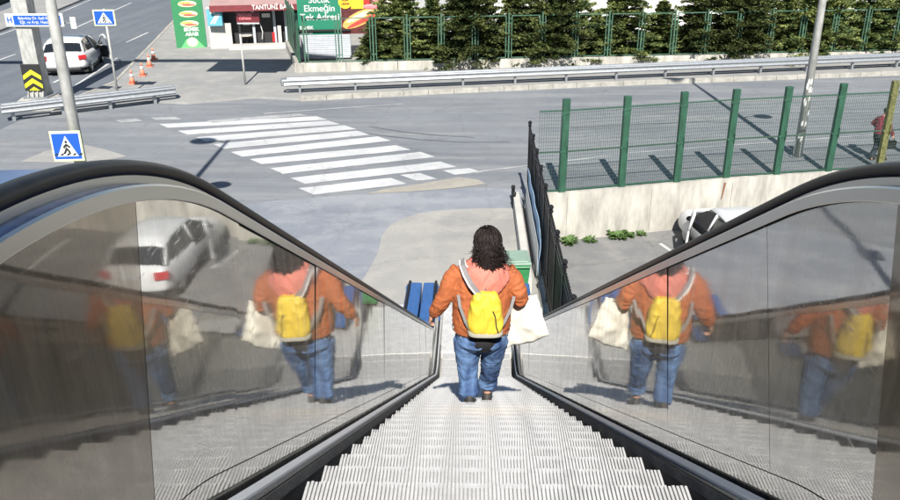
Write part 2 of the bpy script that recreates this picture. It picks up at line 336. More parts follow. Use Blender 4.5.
ap = [(-2.9, 15.0), (-2.45, 16.6), (-2.30, 18.0), (-2.33, 19.0), (-2.2, 19.7), (-1.9, 20.2), (-1.5, 20.6), (-.9, 20.85), (.1, 21.0), (1.42, 21.05), (1.42, 12.0), (-4.2, 12.0), (-4.0, 13.6), (-3.4, 14.3)]
struct(sheet('concrete_apron', ap, .008, apron_m))
struct(sheet('pale_road_patch', [(-14.4, 26.4), (-13.4, 27.2), (-12.4, 26.6), (-11.4, 25.85), (-12.3, 25.0), (-14.6, 25.2)], .006, apron_m))
# raised pavement with kerb
pv = [(-16.9, 33.3), (-16.42, 37.33), (-19.0, 50), (-22.72, 67.93), (-35.0, 130), (-20, 132), (-6, 60), (60, 60), (60, 46.9), (19.81, 39.3), (5.55, 36.84), (-2.0, 35.2), (-7.26, 33.95), (-9.28, 34.35), (-11.85, 33.25), (-13.4, 33.6), (-15.2, 32.2), (-16.6, 31.4)]
m = MB(); m.prism(pv, -.1, .10); pav = m.build('pavement', pave_m); struct(pav)
m = MB()
def kerb_run(m, pts, w=.16, z1=.125, seg=1.0, z0=-.05):
    for (a, b), (c, d) in zip(pts, pts[1:]):
        L = math.hypot(c - a, d - b); k = max(1, int(L / seg)); an = math.atan2(d - b, c - a)
        for i in range(k):
            t = (i + .5) / k; m.box((lerp(a, c, t), lerp(b, d, t), (z0 + z1) / 2 + random.uniform(-.006, .006)), (L / k - .015, w, z1 - z0), an)
kerb_run(m, [(-16.42, 37.33), (-19.0, 50), (-22.72, 67.93), (-28, 92)])
kerb_run(m, [(-16.9, 33.3), (-16.42, 37.33)])
kerb_run(m, [(-7.26, 33.92), (-2.0, 35.17), (5.55, 36.81), (19.81, 39.27), (40, 43)], .2, .2)
struct(m.build('kerb', kerb_m, bevel=.01))
# median beyond the main road
m = MB(); md = [(-29.6, 46), (-30.4, 53.5), (-31.8, 64.9), (-36, 90), (-60, 180), (-66, 180), (-42, 90), (-35.6, 64), (-34, 53), (-33, 46)]; m.prism(md, -.05, .14); struct(m.build('median_pavement', pave_m))

# road markings: zebra crossing and lines
zb = MB(); zf = MB()
zl = {0: (-5.01, 23.04), 1: (-5.86, 24.0), 2: (-6.74, 24.97), 3: (-7.59, 25.79), 4: (-8.44, 26.72), 5: (-9.3, 27.6), 6: (-10.25, 28.5), 7: (-11.28, 29.47)}
zr = {0: (-.57, 24.75), 1: (-1.27, 25.83), 2: (-2.14, 26.63), 3: (-2.91, 27.74), 4: (-3.73, 28.53), 5: (-4.3, 29.3), 6: (-5.0, 30.0), 7: (-5.57, 30.68)}
def stripe(mb, a, b, w=(-.53, .56)):
    # ragged worn ends
    k = 12; P = [(lerp(a[0], b[0], i / k), lerp(a[1], b[1], i / k)) for i in range(k + 1)]
    V = [(x + random.uniform(-.012, .012), y + random.uniform(-.014, .014), 0) for x, y in P] + [(x + w[0] + random.uniform(-.012, .012), y + w[1] + random.uniform(-.014, .014), 0) for x, y in P]
    mb.add(V, [(i, i + 1, k + 2 + i, k + 1 + i) for i in range(k)])
for k in range(8): stripe(zb, zl[k], zr[k])
stripe(zb, (-4.59, 22.07), (-2.0, 23.07))
stripe(zb, (-1.75, 23.35), (-1.15, 23.55)); stripe(zb, (-.62, 23.95), (.2, 24.2), (-.4, .42))
struct(zb.build('crosswalk_markings', white_paint, loc=(0, 0, .009)))
stripe(zf, (-9.83, 30.21), (-6.5, 31.35), (-.35, .35)); stripe(zf, (-12.1, 30.6), (-11.2, 30.75), (-.4, .4)); stripe(zf, (-13.3, 30.2), (-12.6, 30.5), (-.4, .4))
stripe(zf, (-8.2, 31.6), (-5.2, 32.6), (-.1, .12)); stripe(zf, (-5.2, 32.6), (-2.9, 33.3), (-.05, .1))
stripe(zf, (-.16, 24.1), (1.71, 24.87), (-.04, .1)); stripe(zf, (1.71, 24.87), (5.2, 26.3), (-.04, .09)); stripe(zf, (5.2, 26.3), (14, 28.6), (-.04, .09))
struct(zf.build('faded_road_markings', faded_paint, loc=(0, 0, .010)))
sd = MB(); pl = [(-3.1, 22.15), (-1.9, 22.35), (-.7, 22.65), (.3, 23.05), (.1, 23.45), (-.5, 23.7), (-1.1, 23.35), (-1.7, 23.0), (-2.6, 22.6)]
sd.add([(x, y, .0135) for x, y in pl], [tuple(range(len(pl)))]); struct(sd.build('sand_deposit_on_road', sand_m))
sk_ = MB()
for P in ([(-4.4, 29.0), (-3.2, 28.4), (-1.9, 27.9), (-.5, 27.6), (1.2, 27.6)], [(-3.9, 29.7), (-2.7, 29.0), (-1.4, 28.5), (0, 28.2)], [(3.5, 29.5), (6, 30.1), (8.5, 30.4), (11, 30.3)]):
    V = []
    for i, p in enumerate(P): w_ = .05 * (1 - abs(i / (len(P) - 1) - .4)); V += [(p[0], p[1] - w_, .0085), (p[0], p[1] + w_, .0085)]
    sk_.add(V, [(2 * i, 2 * i + 2, 2 * i + 3, 2 * i + 1) for i in range(len(P) - 1)])
struct(sk_.build('tyre_marks_on_road', ground_mat('tyre_mark', (.12, .13, .145), (.10, .108, .12), (.17, .178, .19), crack=0)))
ln = MB()
def dash(mb, a, b, w=.13, z=.011):
    d = Vector((b[0] - a[0], b[1] - a[1])).normalized(); n_ = Vector((-d.y, d.x)) * w / 2
    mb.add([(a[0] + n_.x, a[1] + n_.y, z), (a[0] - n_.x, a[1] - n_.y, z), (b[0] - n_.x, b[1] - n_.y, z), (b[0] + n_.x, b[1] + n_.y, z)], [(0, 1, 2, 3)])
for a, b in [((-25.05, 42.3), (-25.12, 45.2)), ((-26.3, 55.2), (-26.9, 60)), ((-27.4, 64), (-28.1, 69.6)), ((-29, 76), (-30, 82)), ((-20.55, 49.2), (-20.7, 53.2)), ((-20.9, 58.5), (-21.3, 62.5)), ((-19.4, 37.6), (-19.6, 40.8)), ((-24.4, 33), (-24.6, 36))]: dash(ln, a, b)
dash(ln, (-29.1, 46), (-29.9, 53.5)); dash(ln, (-29.9, 53.5), (-31.3, 64.9)); dash(ln, (-31.3, 64.9), (-35.4, 90)); dash(ln, (-18.1, 37.0), (-19.0, 44), .12)
struct(ln.build('lane_markings', white_paint))
# parking lines
ln = MB()
for x in (5.27, 8.6, 11.2, 13.8): dash(ln, (x, lwy(x) - .9), (x + .45, 19.5 if x > 6 else 20.7), .12, -1.392)
struct(ln.build('parking_bay_lines', white_paint))

# ------------------------------------------------------------------ retaining wall with fence
rw = thing('retaining_wall', 'stained pale concrete retaining wall below the green mesh fence', 'wall', (SX, 22, -1.4))
m = MB()
for i in range(len(LW) - 1):
    (a, b), (c, d) = LW[i], LW[i + 1]
    a0, c0 = a - SX, c - SX
    m.add([(a0, b - 22, -.3), (c0, d - 22, -.3), (c0, d - 22, 1.46), (a0, b - 22, 1.46), (a0, b - 21.72, -.3), (c0, d - 21.72, -.3), (c0, d - 21.72, 1.46), (a0, b - 21.72, 1.46)],
          [(0, 1, 2, 3), (3, 2, 6, 7), (5, 4, 7, 6), (0, 3, 7, 4), (1, 5, 6, 2)])
m.build('wall_body', conc, rw)
m = MB()
for x in [2.6, 5.1, 7.6, 10.1, 12.6, 15.2, 17.8]:
    yy = lwy(x); m.box((x - SX, yy - 22 - .0, .7), (.012, .008, 1.3))
m.build('formwork_joint', M('dark_joint', (.17, .16, .14), .9), rw)
m = MB()
m.tube([(8.4 - SX - 1.05, lwy(7.35) - 22 - .02, 1.35), (8.4 - SX - 1.1, lwy(7.3) - 22 - .02, .85)], [.03, .012], 5); m.build('rust_stain', M('rust', (.22, .09, .04), .9), rw)
sw = thing('side_wall', 'low concrete wall under the black iron railing', 'wall', (SX, 5, -1.4))
m = MB(); m.box((.0, -3.0, .72), (.24, 40, 1.52)); m.build('wall_body', conc, sw)

gf = thing('mesh_fence', 'green mesh fence with square posts along the retaining wall', 'fence', (2.4, 22.25, .06))
PX = [2.44, 4.18, 5.85, 7.40, 8.98, 10.65, 12.3, 14.0, 15.8, 17.6, 19.4, 21.4, 23.4, 25.4, 27.4]
def fp(x): return (x - 2.4, lwy(x) + .14 - 22.25)
for i, x in enumerate(PX):
    a, b = fp(x); m = MB(); tl_ = random.uniform(-.012, .012); m.box((a, b, 1.30 + random.uniform(-.03, .03)), (.20, .12, 2.66), .2, ry=tl_); m.box((a, b - .062, 2.25), (.24, .02, .07), .2); m.box((a, b - .062, 1.17), (.24, .02, .07), .2); m.box((a - .07, b - .075, 1.30), (.03, .03, 2.6), .2); m.box((a + .085, b - .07, 1.2), (.02, .05, .3), .2)
    o = m.build('post', green_rust if i == 6 else green_post, gf, bevel=.008)
    if i == 6: o['label'] = 'rusty yellowed fence post'
allx = [1.62] + PX
for i in range(len(allx) - 1):
    (a, b), (c, d) = fp(allx[i]), fp(allx[i + 1]); L = math.hypot(c - a, d - b); an = math.atan2(d - b, c - a); m = MB()
    w = MB(); x = .12
    while x < L - .1:
        w.box((x, 0, 1.17), (.007, .007, 2.3)); x += .065
    for k in range(24): w.box((L / 2, 0, .08 + k * .0985), (L - .2, .006, .006))
    rl = MB()
    p = w.build('mesh_panel', mesh_wire, gf, loc=(a, b, 0), rz=an)
    for zz, th in ((2.32, .03), (1.17, .045), (.05, .035)): rl = MB(); rl.box((L / 2, -.012, zz), (L - .2, .022, th)); rl.build('rail', mesh_wire if zz == 1.17 else green_post, p)

# black iron railing on the side wall
bf = thing('iron_railing', 'black iron railing with round finials beside the escalator', 'fence', (1.45, 5, .11))
ys = [-3 + i * 1.32 for i in range(16)]
for i, y in enumerate(ys):
    m = MB(); m.box((.0, y, 1.0), (.06, .06, 2.0)); m.ball((0, y, 2.05), .055, 8, 6); m.box((0, y, 1.97), (.09, .09, .03)); m.build('post', iron, bf)
for i in range(len(ys) - 1):
    m = MB(); y0 = ys[i]
    for z in (.15, .35, 1.75, 1.88): m.box((0, y0 + .66, z), (.035, 1.26, .035))
    for k in range(1, 11): m.box((0, y0 + k * .12, 1.0), (.026, .026, 1.9)); m.box((0, y0 + k * .12, 1.95), (.014, .014, .12))
    m.build('rail_panel', iron, bf)
bn = thing('cloth_banner', 'pale blue and white banner tied flat on the black railing', 'banner', (1.40, 16.2, .2))
m = MB(); k = 26; V = []; F = []
for i in range(k + 1):
    for j in range(9): V.append((-.045 - .010 * sin(i * .7 + j) - .012 * sin(j * .8), i / k * 4.4, j / 8 * 1.1))
for i in range(k):
    for j in range(8): F.append((i * 9 + j, i * 9 + j + 1, (i + 1) * 9 + j + 1, (i + 1) * 9 + j))
m.add(V, F); bo = m.build('banner_cloth', dirty_blue, bn, smooth=True); so_ = bo.modifiers.new('s', 'SOLIDIFY'); so_.thickness = .006
m = MB(); m.box((-.085, 2.2, .36), (.006, 4.3, .70)); m.build('white_stripe', sign_white, bn)
lw = thing('low_kerb_wall', 'low white concrete kerb wall beside the green bin', 'wall', (1.1, 18.6, 0))
m = MB(); m.box((0, 0, .17), (.17, 5.6, .36)); m.build('wall_body', whitewash, lw, bevel=.015)
for i, (yy, lb) in enumerate(((21.55, 'short black bollard at the end of the low white wall'), (21.0, 'short black bollard standing just behind the end one'))):
    b_ = thing('bollard', lb, 'bollard', (1.03 - i * .0, yy, 0), group='short black bollards'); m = MB(); m.tube([(0, 0, 0), (0, 0, .40)], .05, 10); m.build('post', iron, b_)
    m = MB(); m.ball((0, 0, .43), .06, 10, 6); m.build('cap', iron, b_)
# bin
bi = thing('wheelie_bin', 'green plastic wheeled bin with pale lid beyond the escalator', 'bin', (.78, 15.5, 0), R(4))
m = MB(); m.add([(-.22, -.26, .08), (.22, -.26, .08), (.22, .24, .08), (-.22, .24, .08), (-.29, -.34, .92), (.29, -.34, .92), (.29, .32, .92), (-.29, .32, .92)], [(0, 1, 2, 3), (4, 5, 6, 7), (0, 1, 5, 4), (1, 2, 6, 5), (2, 3, 7, 6), (3, 0, 4, 7)])
m.build('body', bin_green, bi, bevel=.02); m = MB(); m.box((0, 0, .95), (.62, .70, .05)); m.box((0, .0, .98), (.5, .56, .03)); m.build('lid', bin_lid, bi, bevel=.015)
m = MB(); m.tube([(-.27, -.38, .9), (.27, -.38, .9)], .015, 6); m.build('handle', bin_green, bi)
for sx in (-.24, .24): m = MB(); m.tube([(sx - .03, .26, .1), (sx + .03, .26, .1)], .1, 14); m.build('wheel', tyre_m, bi)

# weeds
def weed(loc, n, s, label):
    m = MB()
    for i in range(n):
        a = random.uniform(0, 2 * pi); l = s * random.uniform(.5, 1); h = l * random.uniform(.25, 1.1); w = l * .2; d = Vector((cos(a), sin(a), 0)); q = Vector((-sin(a), cos(a), 0))
        o = d * random.uniform(0, s * .5) + q * random.uniform(-s, s) * .2
        m.add([o, o + d * l * .5 + q * w + Vector((0, 0, h * .8)), o + d * l + Vector((0, 0, h * .75)), o + d * l * .5 - q * w + Vector((0, 0, h * .85))], [(0, 1, 2, 3)])
    tag(m.build('weed', leaf_w, loc=loc), label, 'weed', 'weeds at the foot of the wall')
weed((2.68, 21.95, -1.4), 90, .26, 'leafy green weed at the wall foot nearest the black railing')
weed((3.30, 22.1, -1.4), 60, .19, 'small weed between the railing-side weed and the long clump')
weed((4.15, 22.38, -1.4), 120, .28, 'widest weed clump at the foot of the concrete wall')
weed((4.5, 22.5, -1.4), 60, .2, 'low weed touching the end of the widest clump')
weed((4.85, 22.6, -1.4), 50, .16, 'sparse weed at the end of the clump toward the white car')

# ------------------------------------------------------------------ escalator
SLP = tan(R(30)); ZT, ZB = 6.475, .14
YT = (7.215 - ZT) / SLP; YB = (7.215 - ZB) / SLP
def base(y):
    """nose line height with rounded transitions"""
    def arc(y, yc, t, za, sa, sb):
        u = (y - (yc - t)) / (2 * t); return za + sa * t * 2 * u + (sb - sa) * t * u * u
    if y < YT - .35: return ZT
    if y < YT + .35: return arc(y, YT, .35, ZT, 0, -SLP)
    if y < YB - .5: return 7.215 - SLP * y
    if y < YB + .5: return arc(y, YB, .5, 7.215 - SLP * (YB - .5), -SLP, 0)
    return ZB
def ysamp(a, b, n=None):
    out = [a]; y = a
    while y < b - 1e-4:
        st = .03 if (abs(y - YT) < .5 or abs(y - YB) < .6) else .3
        y = min(b, y + st); out.append(y)
    return out
def sweep(m, sec, ya, yb, side, closed=False, tilt=0):
    Y = ysamp(ya, yb); n = len(sec); V = []
    for y in Y:
        z = base(y); th = math.atan((base(y + .004) - base(y - .004)) / .008)
        for u, v in sec: V.append((side * (u + tilt * v), y - sin(th) * v * .866, z + cos(th) * v * .866))
    k = n if closed else n - 1
    F = [(i * n + j, i * n + (j + 1) % n, (i + 1) * n + (j + 1) % n, (i + 1) * n + j) for i in range(len(Y) - 1) for j in range(k)]
    if closed: F += [tuple(range(n)), tuple((len(Y) - 1) * n + j for j in range(n))]
    return m.add(V, F)
Y0, Y1 = -2.6, 14.25
esc = thing('escalator', 'escalator with steel side panels that the person in the orange jacket rides', 'escalator', (0, 0, 0), group='twin escalators')
def step_meshes(off=0):
    m = MB(); n = 94; hw = .603; pw = 2 * hw / n
    m.cur = 1; m.box((0, -.153, -.022), (2 * hw, .31, .02)); m.box((0, -.004, -.12), (2 * hw, .006, .2))
    m.cur = 0
    for i in range(n):
        x = -hw + (i + .25 + off * .5) * pw; e = random.choice((0, .002, .004))
        m.box((x, -.15 + e / 2, -.006), (pw * .64, .312 + e, .016))
    return m
stp = step_meshes().build('step', [alu, alu_dk], esc); stq = step_meshes(1).build('step', [alu, alu_dk], esc)
SR = .306; y = 6.10 - SR * 28; first = True
while y < YB + .9:
    kk_ = int(round((y - 6.10) / SR)) + 28
    o = (stp, stq)[kk_] if kk_ < 2 else (stp, stq)[kk_ % 2].copy()
    if kk_ >= 2: COL.objects.link(o); o.parent = esc
    o.location = (0, y, base(y)); o.location.z = base(y)
    y += SR
JN = [-2.6, -1.0, .30, 1.28, 1.75, 2.75, 3.9, 5.1, 6.3, 7.5, 8.7, 9.9, 11.1, 12.2, 13.2, 14.25]
def round_nw(m, sec, side, yc, zc, r0):
    """half-turn newel: section given as radial offsets (u, dr)"""
    n = len(sec); V = []; K = 14
    for k in range(K + 1):
        a = pi / 2 - pi * k / K
        for u, dr in sec: V.append((side * u, yc + cos(a) * (r0 + dr), zc + sin(a) * (r0 + dr)))
    m.add(V, [(i * n + j, i * n + (j + 1) % n, (i + 1) * n + (j + 1) % n, (i + 1) * n + j) for i in range(K) for j in range(n)])
for s in (-1, 1):
    m = MB(); sweep(m, [(.642, .03), (.645, -.4)], Y0, 13.2, s); m.build('skirt', black_m, esc)
    m = MB(); sweep(m, [(.640, .022), (.668, .026), (.668, -.02), (.640, -.02)], Y0, 13.3, s, True); m.build('skirt_brush', brush_m, esc)
    m = MB(); sweep(m, [(.668, .030), (.670, .038), (.688, .052), (.690, .046), (.690, -.02), (.668, -.02)], Y0, Y1, s, True); m.build('skirt_trim', ledge_m, esc)
    m = MB(); sweep(m, [(.690, .02), (.7105, .02)], Y0, Y1, s); m.build('trim_groove', black_m, esc); m = MB(); sweep(m, [(.7165, .125), (.7325, .892)], Y0, Y1, s); m.build('panel_backing', steel_band, esc)
    m = MB(); sweep(m, [(.7105, .03), (.7125, .124)], Y0, Y1, s, tilt=0); m.build('inner_deck', steel, esc, smooth=False)
    for a, b in zip(JN, JN[1:]):
        q = random.uniform(-.004, .004); q2 = random.uniform(0, .0008)
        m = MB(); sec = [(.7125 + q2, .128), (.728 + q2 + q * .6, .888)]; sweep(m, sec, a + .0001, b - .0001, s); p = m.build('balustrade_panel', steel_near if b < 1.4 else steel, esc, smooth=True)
    m = MB(); sweep(m, [(.722, .889), (.7205, .892), (.7205, .921), (.725, .926)], Y0, Y1, s); m.build('top_band', steel_band, esc, smooth=False)
    m = MB(); sweep(m, [(.725, .926), (.770, .928)], Y0, Y1, s); m.build('handrail_ledge', blue_dk, esc)
    m = MB(); sweep(m, [(.758, .927), (.758, .950), (.792, .950), (.792, .927)], Y0, Y1, s, True); m.build('handrail_guide', steel_band, esc)
    sec = []
    for k in range(16):
        a = 2 * pi * k / 16; ca, sa = cos(a), sin(a)
        sec.append((.770 + .0225 * (abs(ca) ** .8) * (1 if ca > 0 else -1), .963 + .019 * (abs(sa) ** .8) * (1 if sa > 0 else -1)))
    m = MB(); sweep(m, sec, Y0, Y1, s, True)
    zc = ZB + .963 * .866 - .27; round_nw(m, [(u, (v - .963) * .866) for u, v in sec], s, Y1, zc, .27)
    m.build('handrail', rubber, esc, smooth=True)
    m = MB(); V = []; K = 14
    for sd_ in (.735, .83):
        for k in range(K + 1): a = pi / 2 - pi * k / K; V.append((s * sd_, Y1 + cos(a) * .235, zc + sin(a) * .235))
    m.add(V, [tuple(range(K + 1)), tuple(range(K + 1, 2 * K + 2))] + [(i, i + 1, K + 2 + i, K + 1 + i) for i in range(K)])
    m.build('newel', steel_band, esc)
    # outer cladding
    m = MB(); sweep(m, [(.794, .945), (.802, .962), (.985, .958), (1.002, .94)], Y0, Y1, s); m.build('outer_deck', blue_m, esc, smooth=False)
    m = MB(); sweep(m, [(1.002, .94), (1.004, -.75)], Y0, Y1, s); m.build('side_cladding', blue_m, esc)
    m = MB(); m.add([(s * .69, Y1, ZB + .76), (s * 1.003, Y1, ZB + .75), (s * 1.003, Y1, -.02), (s * .69, Y1, -.02)], [(0, 1, 2, 3)]); m.build('end_plate', blue_m, esc)
m = MB(); sweep(m, [(-1.003, -.76), (1.003, -.76)], Y0, 12.0, 1); m.build('truss_soffit', galv, esc)
m = MB(); m.box((0, 14.0, .085), (1.28, 1.9, .13)); m.build('comb_plate', alu, esc, bevel=.003)
m = MB(); m.box((0, 14.65, .05), (2.0, .8, .1)); m.build('landing_plinth', apron_m, esc)
m = MB(); m.box((0, -1.6, ZT + .004), (1.28, 2.6, .03)); m.build('top_plate', alu, esc)
esc2 = dup(esc, 'neighbouring escalator whose handrail shows past the blue deck at the picture edge', (-2.035, 0, 0))
# top landing of the footbridge the camera stands on
tl = thing('footbridge_deck', 'footbridge deck at the head of the escalators, behind the viewer', 'bridge', (-1, -2.6, ZT))
m = MB(); m.box((0, -2.2, -.15), (8, 4.4, .3)); m.build('deck_slab', conc, tl)
for px in (-3, 3): m = MB(); m.tube([(px, -2.5, -.3), (px, -2.5, -ZT - (1.4 if px > 2.3 else 0))], .3, 16); m.build('column', conc, tl)

# ------------------------------------------------------------------ cars
def make_car(label, loc, rz, open_side, group='white cars', door_pos='front', L_=4.35, Wd=1.98, H=1.47, door_deg=36):
    """nose toward +Y, origin on the ground at centre. open_side: +1 opens the doors on +X"""
    t = thing('parked_car', label, 'car', loc, rz, group); t.scale = (1, 1, H / 1.47)
    h = L_ / 2; w = Wd / 2
    # stations: y, sill z, belt z, half width at sill, at belt
    st = [(-h, .42, .70, .72, .74), (-h + .06, .30, .98, .84, .80), (-h + .28, .24, 1.02, .93, .86), (-h + .8, .22, 1.0, .98, .90), (-.7, .2, .97, 1, .92), (.0, .2, .95, 1, .92), (.75, .2, .93, 1, .91), (1.1, .2, .92, 1, .92), (h - .55, .22, .88, 1, .90), (h - .15, .26, .78, .93, .82), (h, .30, .62, .80, .70)]
    V = []; n = 11
    for y, a, b, ws, wb in st:
        ws *= w; wb *= w; mid = lerp(a, b, .62)
        for x, z in ((-ws * .94, a), (-ws, lerp(a, b, .25)), (-ws, mid), (-wb, b), (-wb * .7, b + .035), (0, b + .05), (wb * .7, b + .035), (wb, b), (ws, mid), (ws, lerp(a, b, .25)), (ws * .94, a)): V.append((x, y, z))
    m = MB(); m.add(V, [(i * n + j, i * n + (j + 1) % n, (i + 1) * n + (j + 1) % n, (i + 1) * n + j) for i in range(len(st) - 1) for j in range(n)] + [tuple(range(n)), tuple((len(st) - 1) * n + j for j in range(n))])
    body = m.build('body', white_m, t, smooth=True); sm = body.modifiers.new('s', 'SUBSURF'); sm.levels = sm.render_levels = 2
    # glasshouse (dark glass) and roof skin
    cb = [(-h + .18, .99, .80, 1.02, .70), (-h + .62, 1.0, .84, 1.36, .66), (-h + 1.05, 1.0, .86, 1.45, .67), (-.25, .98, .87, 1.47, .67), (.25, .96, .87, 1.42, .66), (.55, .95, .86, 1.30, .66), (1.2, .93, .82, .97, .76)]
    V = []; n = 6
    for y, zb, wb, zr_, wr in cb:
        for x, z in ((-wb * w, zb - .05), (-wr * w, zr_ - .02), (-wr * w * .6, zr_ + .008), (wr * w * .6, zr_ + .008), (wr * w, zr_ - .02), (wb * w, zb - .05)): V.append((x, y, z))
    m = MB(); m.add(V, [(i * n + j, i * n + j + 1, (i + 1) * n + j + 1, (i + 1) * n + j) for i in range(len(cb) - 1) for j in range(n - 1)] + [tuple(range(n)), tuple((len(cb) - 1) * n + j for j in range(n))])
    m.build('windows', glass_dk, t)
    m = MB(); V = []; rf = [(-h + .58, 1.345, .655), (-h + 1.05, 1.455, .68), (-.25, 1.48, .68), (.25, 1.43, .67), (.5, 1.335, .665)]
    for y, z, wr in rf:
        for x, dz in ((-wr * w - .012, -.035), (-wr * w * .7, .012), (0, .025), (wr * w * .7, .012), (wr * w + .012, -.035)): V.append((x, y, z + dz))
    m.add(V, [(i * 5 + j, i * 5 + j + 1, (i + 1) * 5 + j + 1, (i + 1) * 5 + j) for i in range(4) for j in range(4)])
    rfo = m.build('roof', white_m, t, smooth=True); q = rfo.modifiers.new('s', 'SOLIDIFY'); q.thickness = .02; q.offset = 1
    for sx in (-1, 1):   # pillars
        for pa, pb, pr in (((sx * w * .80, -h + .25, 1.0), (sx * w * .675, -h + .68, 1.36), .05), ((sx * w * .675, .42, 1.35), (sx * w * .83, 1.18, .95), .035), ((sx * w * .695, -.2, 1.44), (sx * w * .89, -.15, .97), .035)):
            m = MB(); m.tube([pa, pb], pr, 6); m.build('pillar', white_m, t, smooth=True)
    for sx in (-1, 1):
        for yy in (-h + .82, h - .85):
            wx = sx * (w - .175)
            m = MB(); m.tube([(wx - .11, yy, .32), (wx + .11, yy, .32)], .325, 22); wh = m.build('wheel', tyre_m, t, bevel=.03)
            m = MB(); m.tube([(wx + sx * .10, yy, .32), (wx + sx * .118, yy, .32)], .21, 16); m.build('rim', rim_m, wh)
            m = MB(); V = [];    # dark wheel arch ring
            for k in range(13):
                a = pi * k / 12; V += [(sx * (w - .055), yy + cos(a) * .40, .30 + sin(a) * .40), (sx * (w - .055), yy + cos(a) * .33, .30 + sin(a) * .33), (sx * (w - .2), yy + cos(a) * .33, .30 + sin(a) * .33), (sx * (w - .2), yy + cos(a) * .40, .30 + sin(a) * .40)]
            F = []
            for k in range(12):
                for j in range(4): F.append((k * 4 + j, k * 4 + (j + 1) % 4, (k + 1) * 4 + (j + 1) % 4, (k + 1) * 4 + j))
            m.add(V, F); m.build('wheel_arch', dark_plastic, t)
    for sx in (-1, 1):
        m = MB(); m.box((sx * w * .76, -h + .06, .80), (.36, .12, .20), sx * .35); m.build('tail_light', red_lamp, t, bevel=.03)
        m = MB(); m.box((sx * w * .66, h - .10, .60), (.32, .16, .12), -sx * .4); m.build('headlight', glass_dk, t, bevel=.03)
        m = MB(); m.ball((sx * (w + .06), .78, .98), (.10, .07, .07), 10, 6); m.build('side_mirror', dark_plastic if open_side == sx else white_m, t, smooth=True)
    m = MB(); m.box((0, -h - .005, .76), (.52, .03, .12)); m.build('number_plate', plate_m, t)
    m = MB(); m.box((0, -h + .05, .32), (1.5, .16, .14)); m.build('rear_bumper_insert', dark_plastic, t, bevel=.03)
    m = MB(); m.box((0, -.1, .19), (Wd * .86, L_ * .82, .12)); m.build('underbody', dark_plastic, t)
    # rear door closed line, front door opened with a dark patch for the shaded cabin
    s = open_side
    if s:
        m = MB(); m.add([(s * (w + .006), -.10, .34), (s * (w + .006), .98, .34), (s * (w * .935 + .012), 1.02, .92), (s * (w * .93 + .012), -.12, .96)], [(0, 1, 2, 3)])
        m.add([(s * (w * .90 + .02), -.12, .96), (s * (w * .875 + .02), 1.02, .93), (s * (w * .70 + .01), .46, 1.32), (s * (w * .70 + .01), -.16, 1.43)], [(0, 1, 2, 3)]); m.build('cabin_shade_patch', interior_dk, t)  # flat dark patches laid on for the shade inside the cabin
        m = MB(); m.ball((s * w * .5, .0, .75), (.22, .24, .2), 10, 6); m.box((s * w * .5, -.2, 1.0), (.4, .12, .5)); m.build('front_seat', M('dark_seat', (.06, .055, .05), .9), t, smooth=True)
        dr = bpy.data.objects.new('door', None); COL.objects.link(dr); dr.parent = t; dr.location = (s * (w - .01), 1.0, 0); dr.rotation_euler.z = s * R(door_deg)
        m = MB(); m.add([(s * .0, -1.06, .32), (s * .0, 0, .32), (s * -.05, 0, .90), (s * -.05, -1.06, .95), (s * -.07, -1.06, .32), (s * -.07, 0, .32), (s * -.10, 0, .90), (s * -.10, -1.06, .95)],
                        [(0, 1, 2, 3), (4, 5, 6, 7), (0, 1, 5, 4), (1, 2, 6, 5), (2, 3, 7, 6), (3, 0, 4, 7)])
        dp = m.build('door_panel', white_m, dr, bevel=.02)
        m = MB(); m.add([(s * -.105, -1.0, .38), (s * -.075, -.06, .38), (s * -.108, -.06, .88), (s * -.108, -1.0, .92)], [(0, 1, 2, 3)]); m.build('door_lining', dark_plastic, dr)
        m = MB(); m.tube([(s * -.07, -1.04, .94), (s * -.17, -.98, 1.38), (s * -.15, -.80, 1.42), (s * -.14, -.50, 1.34), (s * -.09, -.02, .92)], .042, 8); m.build('window_frame', white_m, dr, smooth=True)
    return t
make_car('white saloon car stopped on the main road by the cones, one door open', (-20.0, 41.25, 0), R(13), 1, L_=4.5, Wd=2.3, H=1.6)
make_car('white car in the sunken parking lot below the wall, door open', (7.0, 20.75, -1.4), R(6), -1, door_deg=24)

# ------------------------------------------------------------------ guard rails
def guardrail(name, label, pts, z=.62, post_gap=2.35, zb=.1, kink=None):
    t = thing(name, label, 'guardrail', (pts[0][0], pts[0][1], zb), group='guardrails')
    ox, oy = pts[0]
    prof = [(.0, .155), (-.05, .125), (-.075, .09), (-.05, .05), (-.005, .0), (-.05, -.05), (-.075, -.09), (-.05, -.125), (.0, -.155)]
    V = []; n = len(prof); P = [Vector((a - ox, b - oy)) for a, b in pts]
    for i, p in enumerate(P):
        d = (P[min(i + 1, len(P) - 1)] - P[max(i - 1, 0)]).normalized(); q = Vector((-d.y, d.x))
        for u, v in prof: V.append((p.x + q.x * u, p.y + q.y * u, z - zb + v))
    m = MB(); m.add(V, [(i * n + j, i * n + j + 1, (i + 1) * n + j + 1, (i + 1) * n + j) for i in range(len(P) - 1) for j in range(n - 1)])
    o = m.build('beam', galv, t, smooth=False); q = o.modifiers.new('s', 'SOLIDIFY'); q.thickness = .012
    return t, P
gp = [(-8.05 + .9 * i * 1.0, 34.63 + .9 * i * .2058) for i in range(0, 60)]
gr, P = guardrail('guardrail', 'long galvanised guardrail along the far kerb below the trees', gp, .60, zb=.1)
gb, P2 = guardrail('t', 'x', [(x + .05, y + .42) for x, y in gp], .60)
for ch in children(gb): ch.parent = gr; ch.location = (.05, .42, 0)
bpy.data.objects.remove(gb)
for i in range(23):
    a = .62 + i * 2.35; x, y = a * .98, a * .2018
    m = MB(); m.box((x, y + .12, .2), (.09, .12, .62), .2); m.box((x, y + .2, .46), (.09, .36, .1), .2); m.build('post', galv, gr)
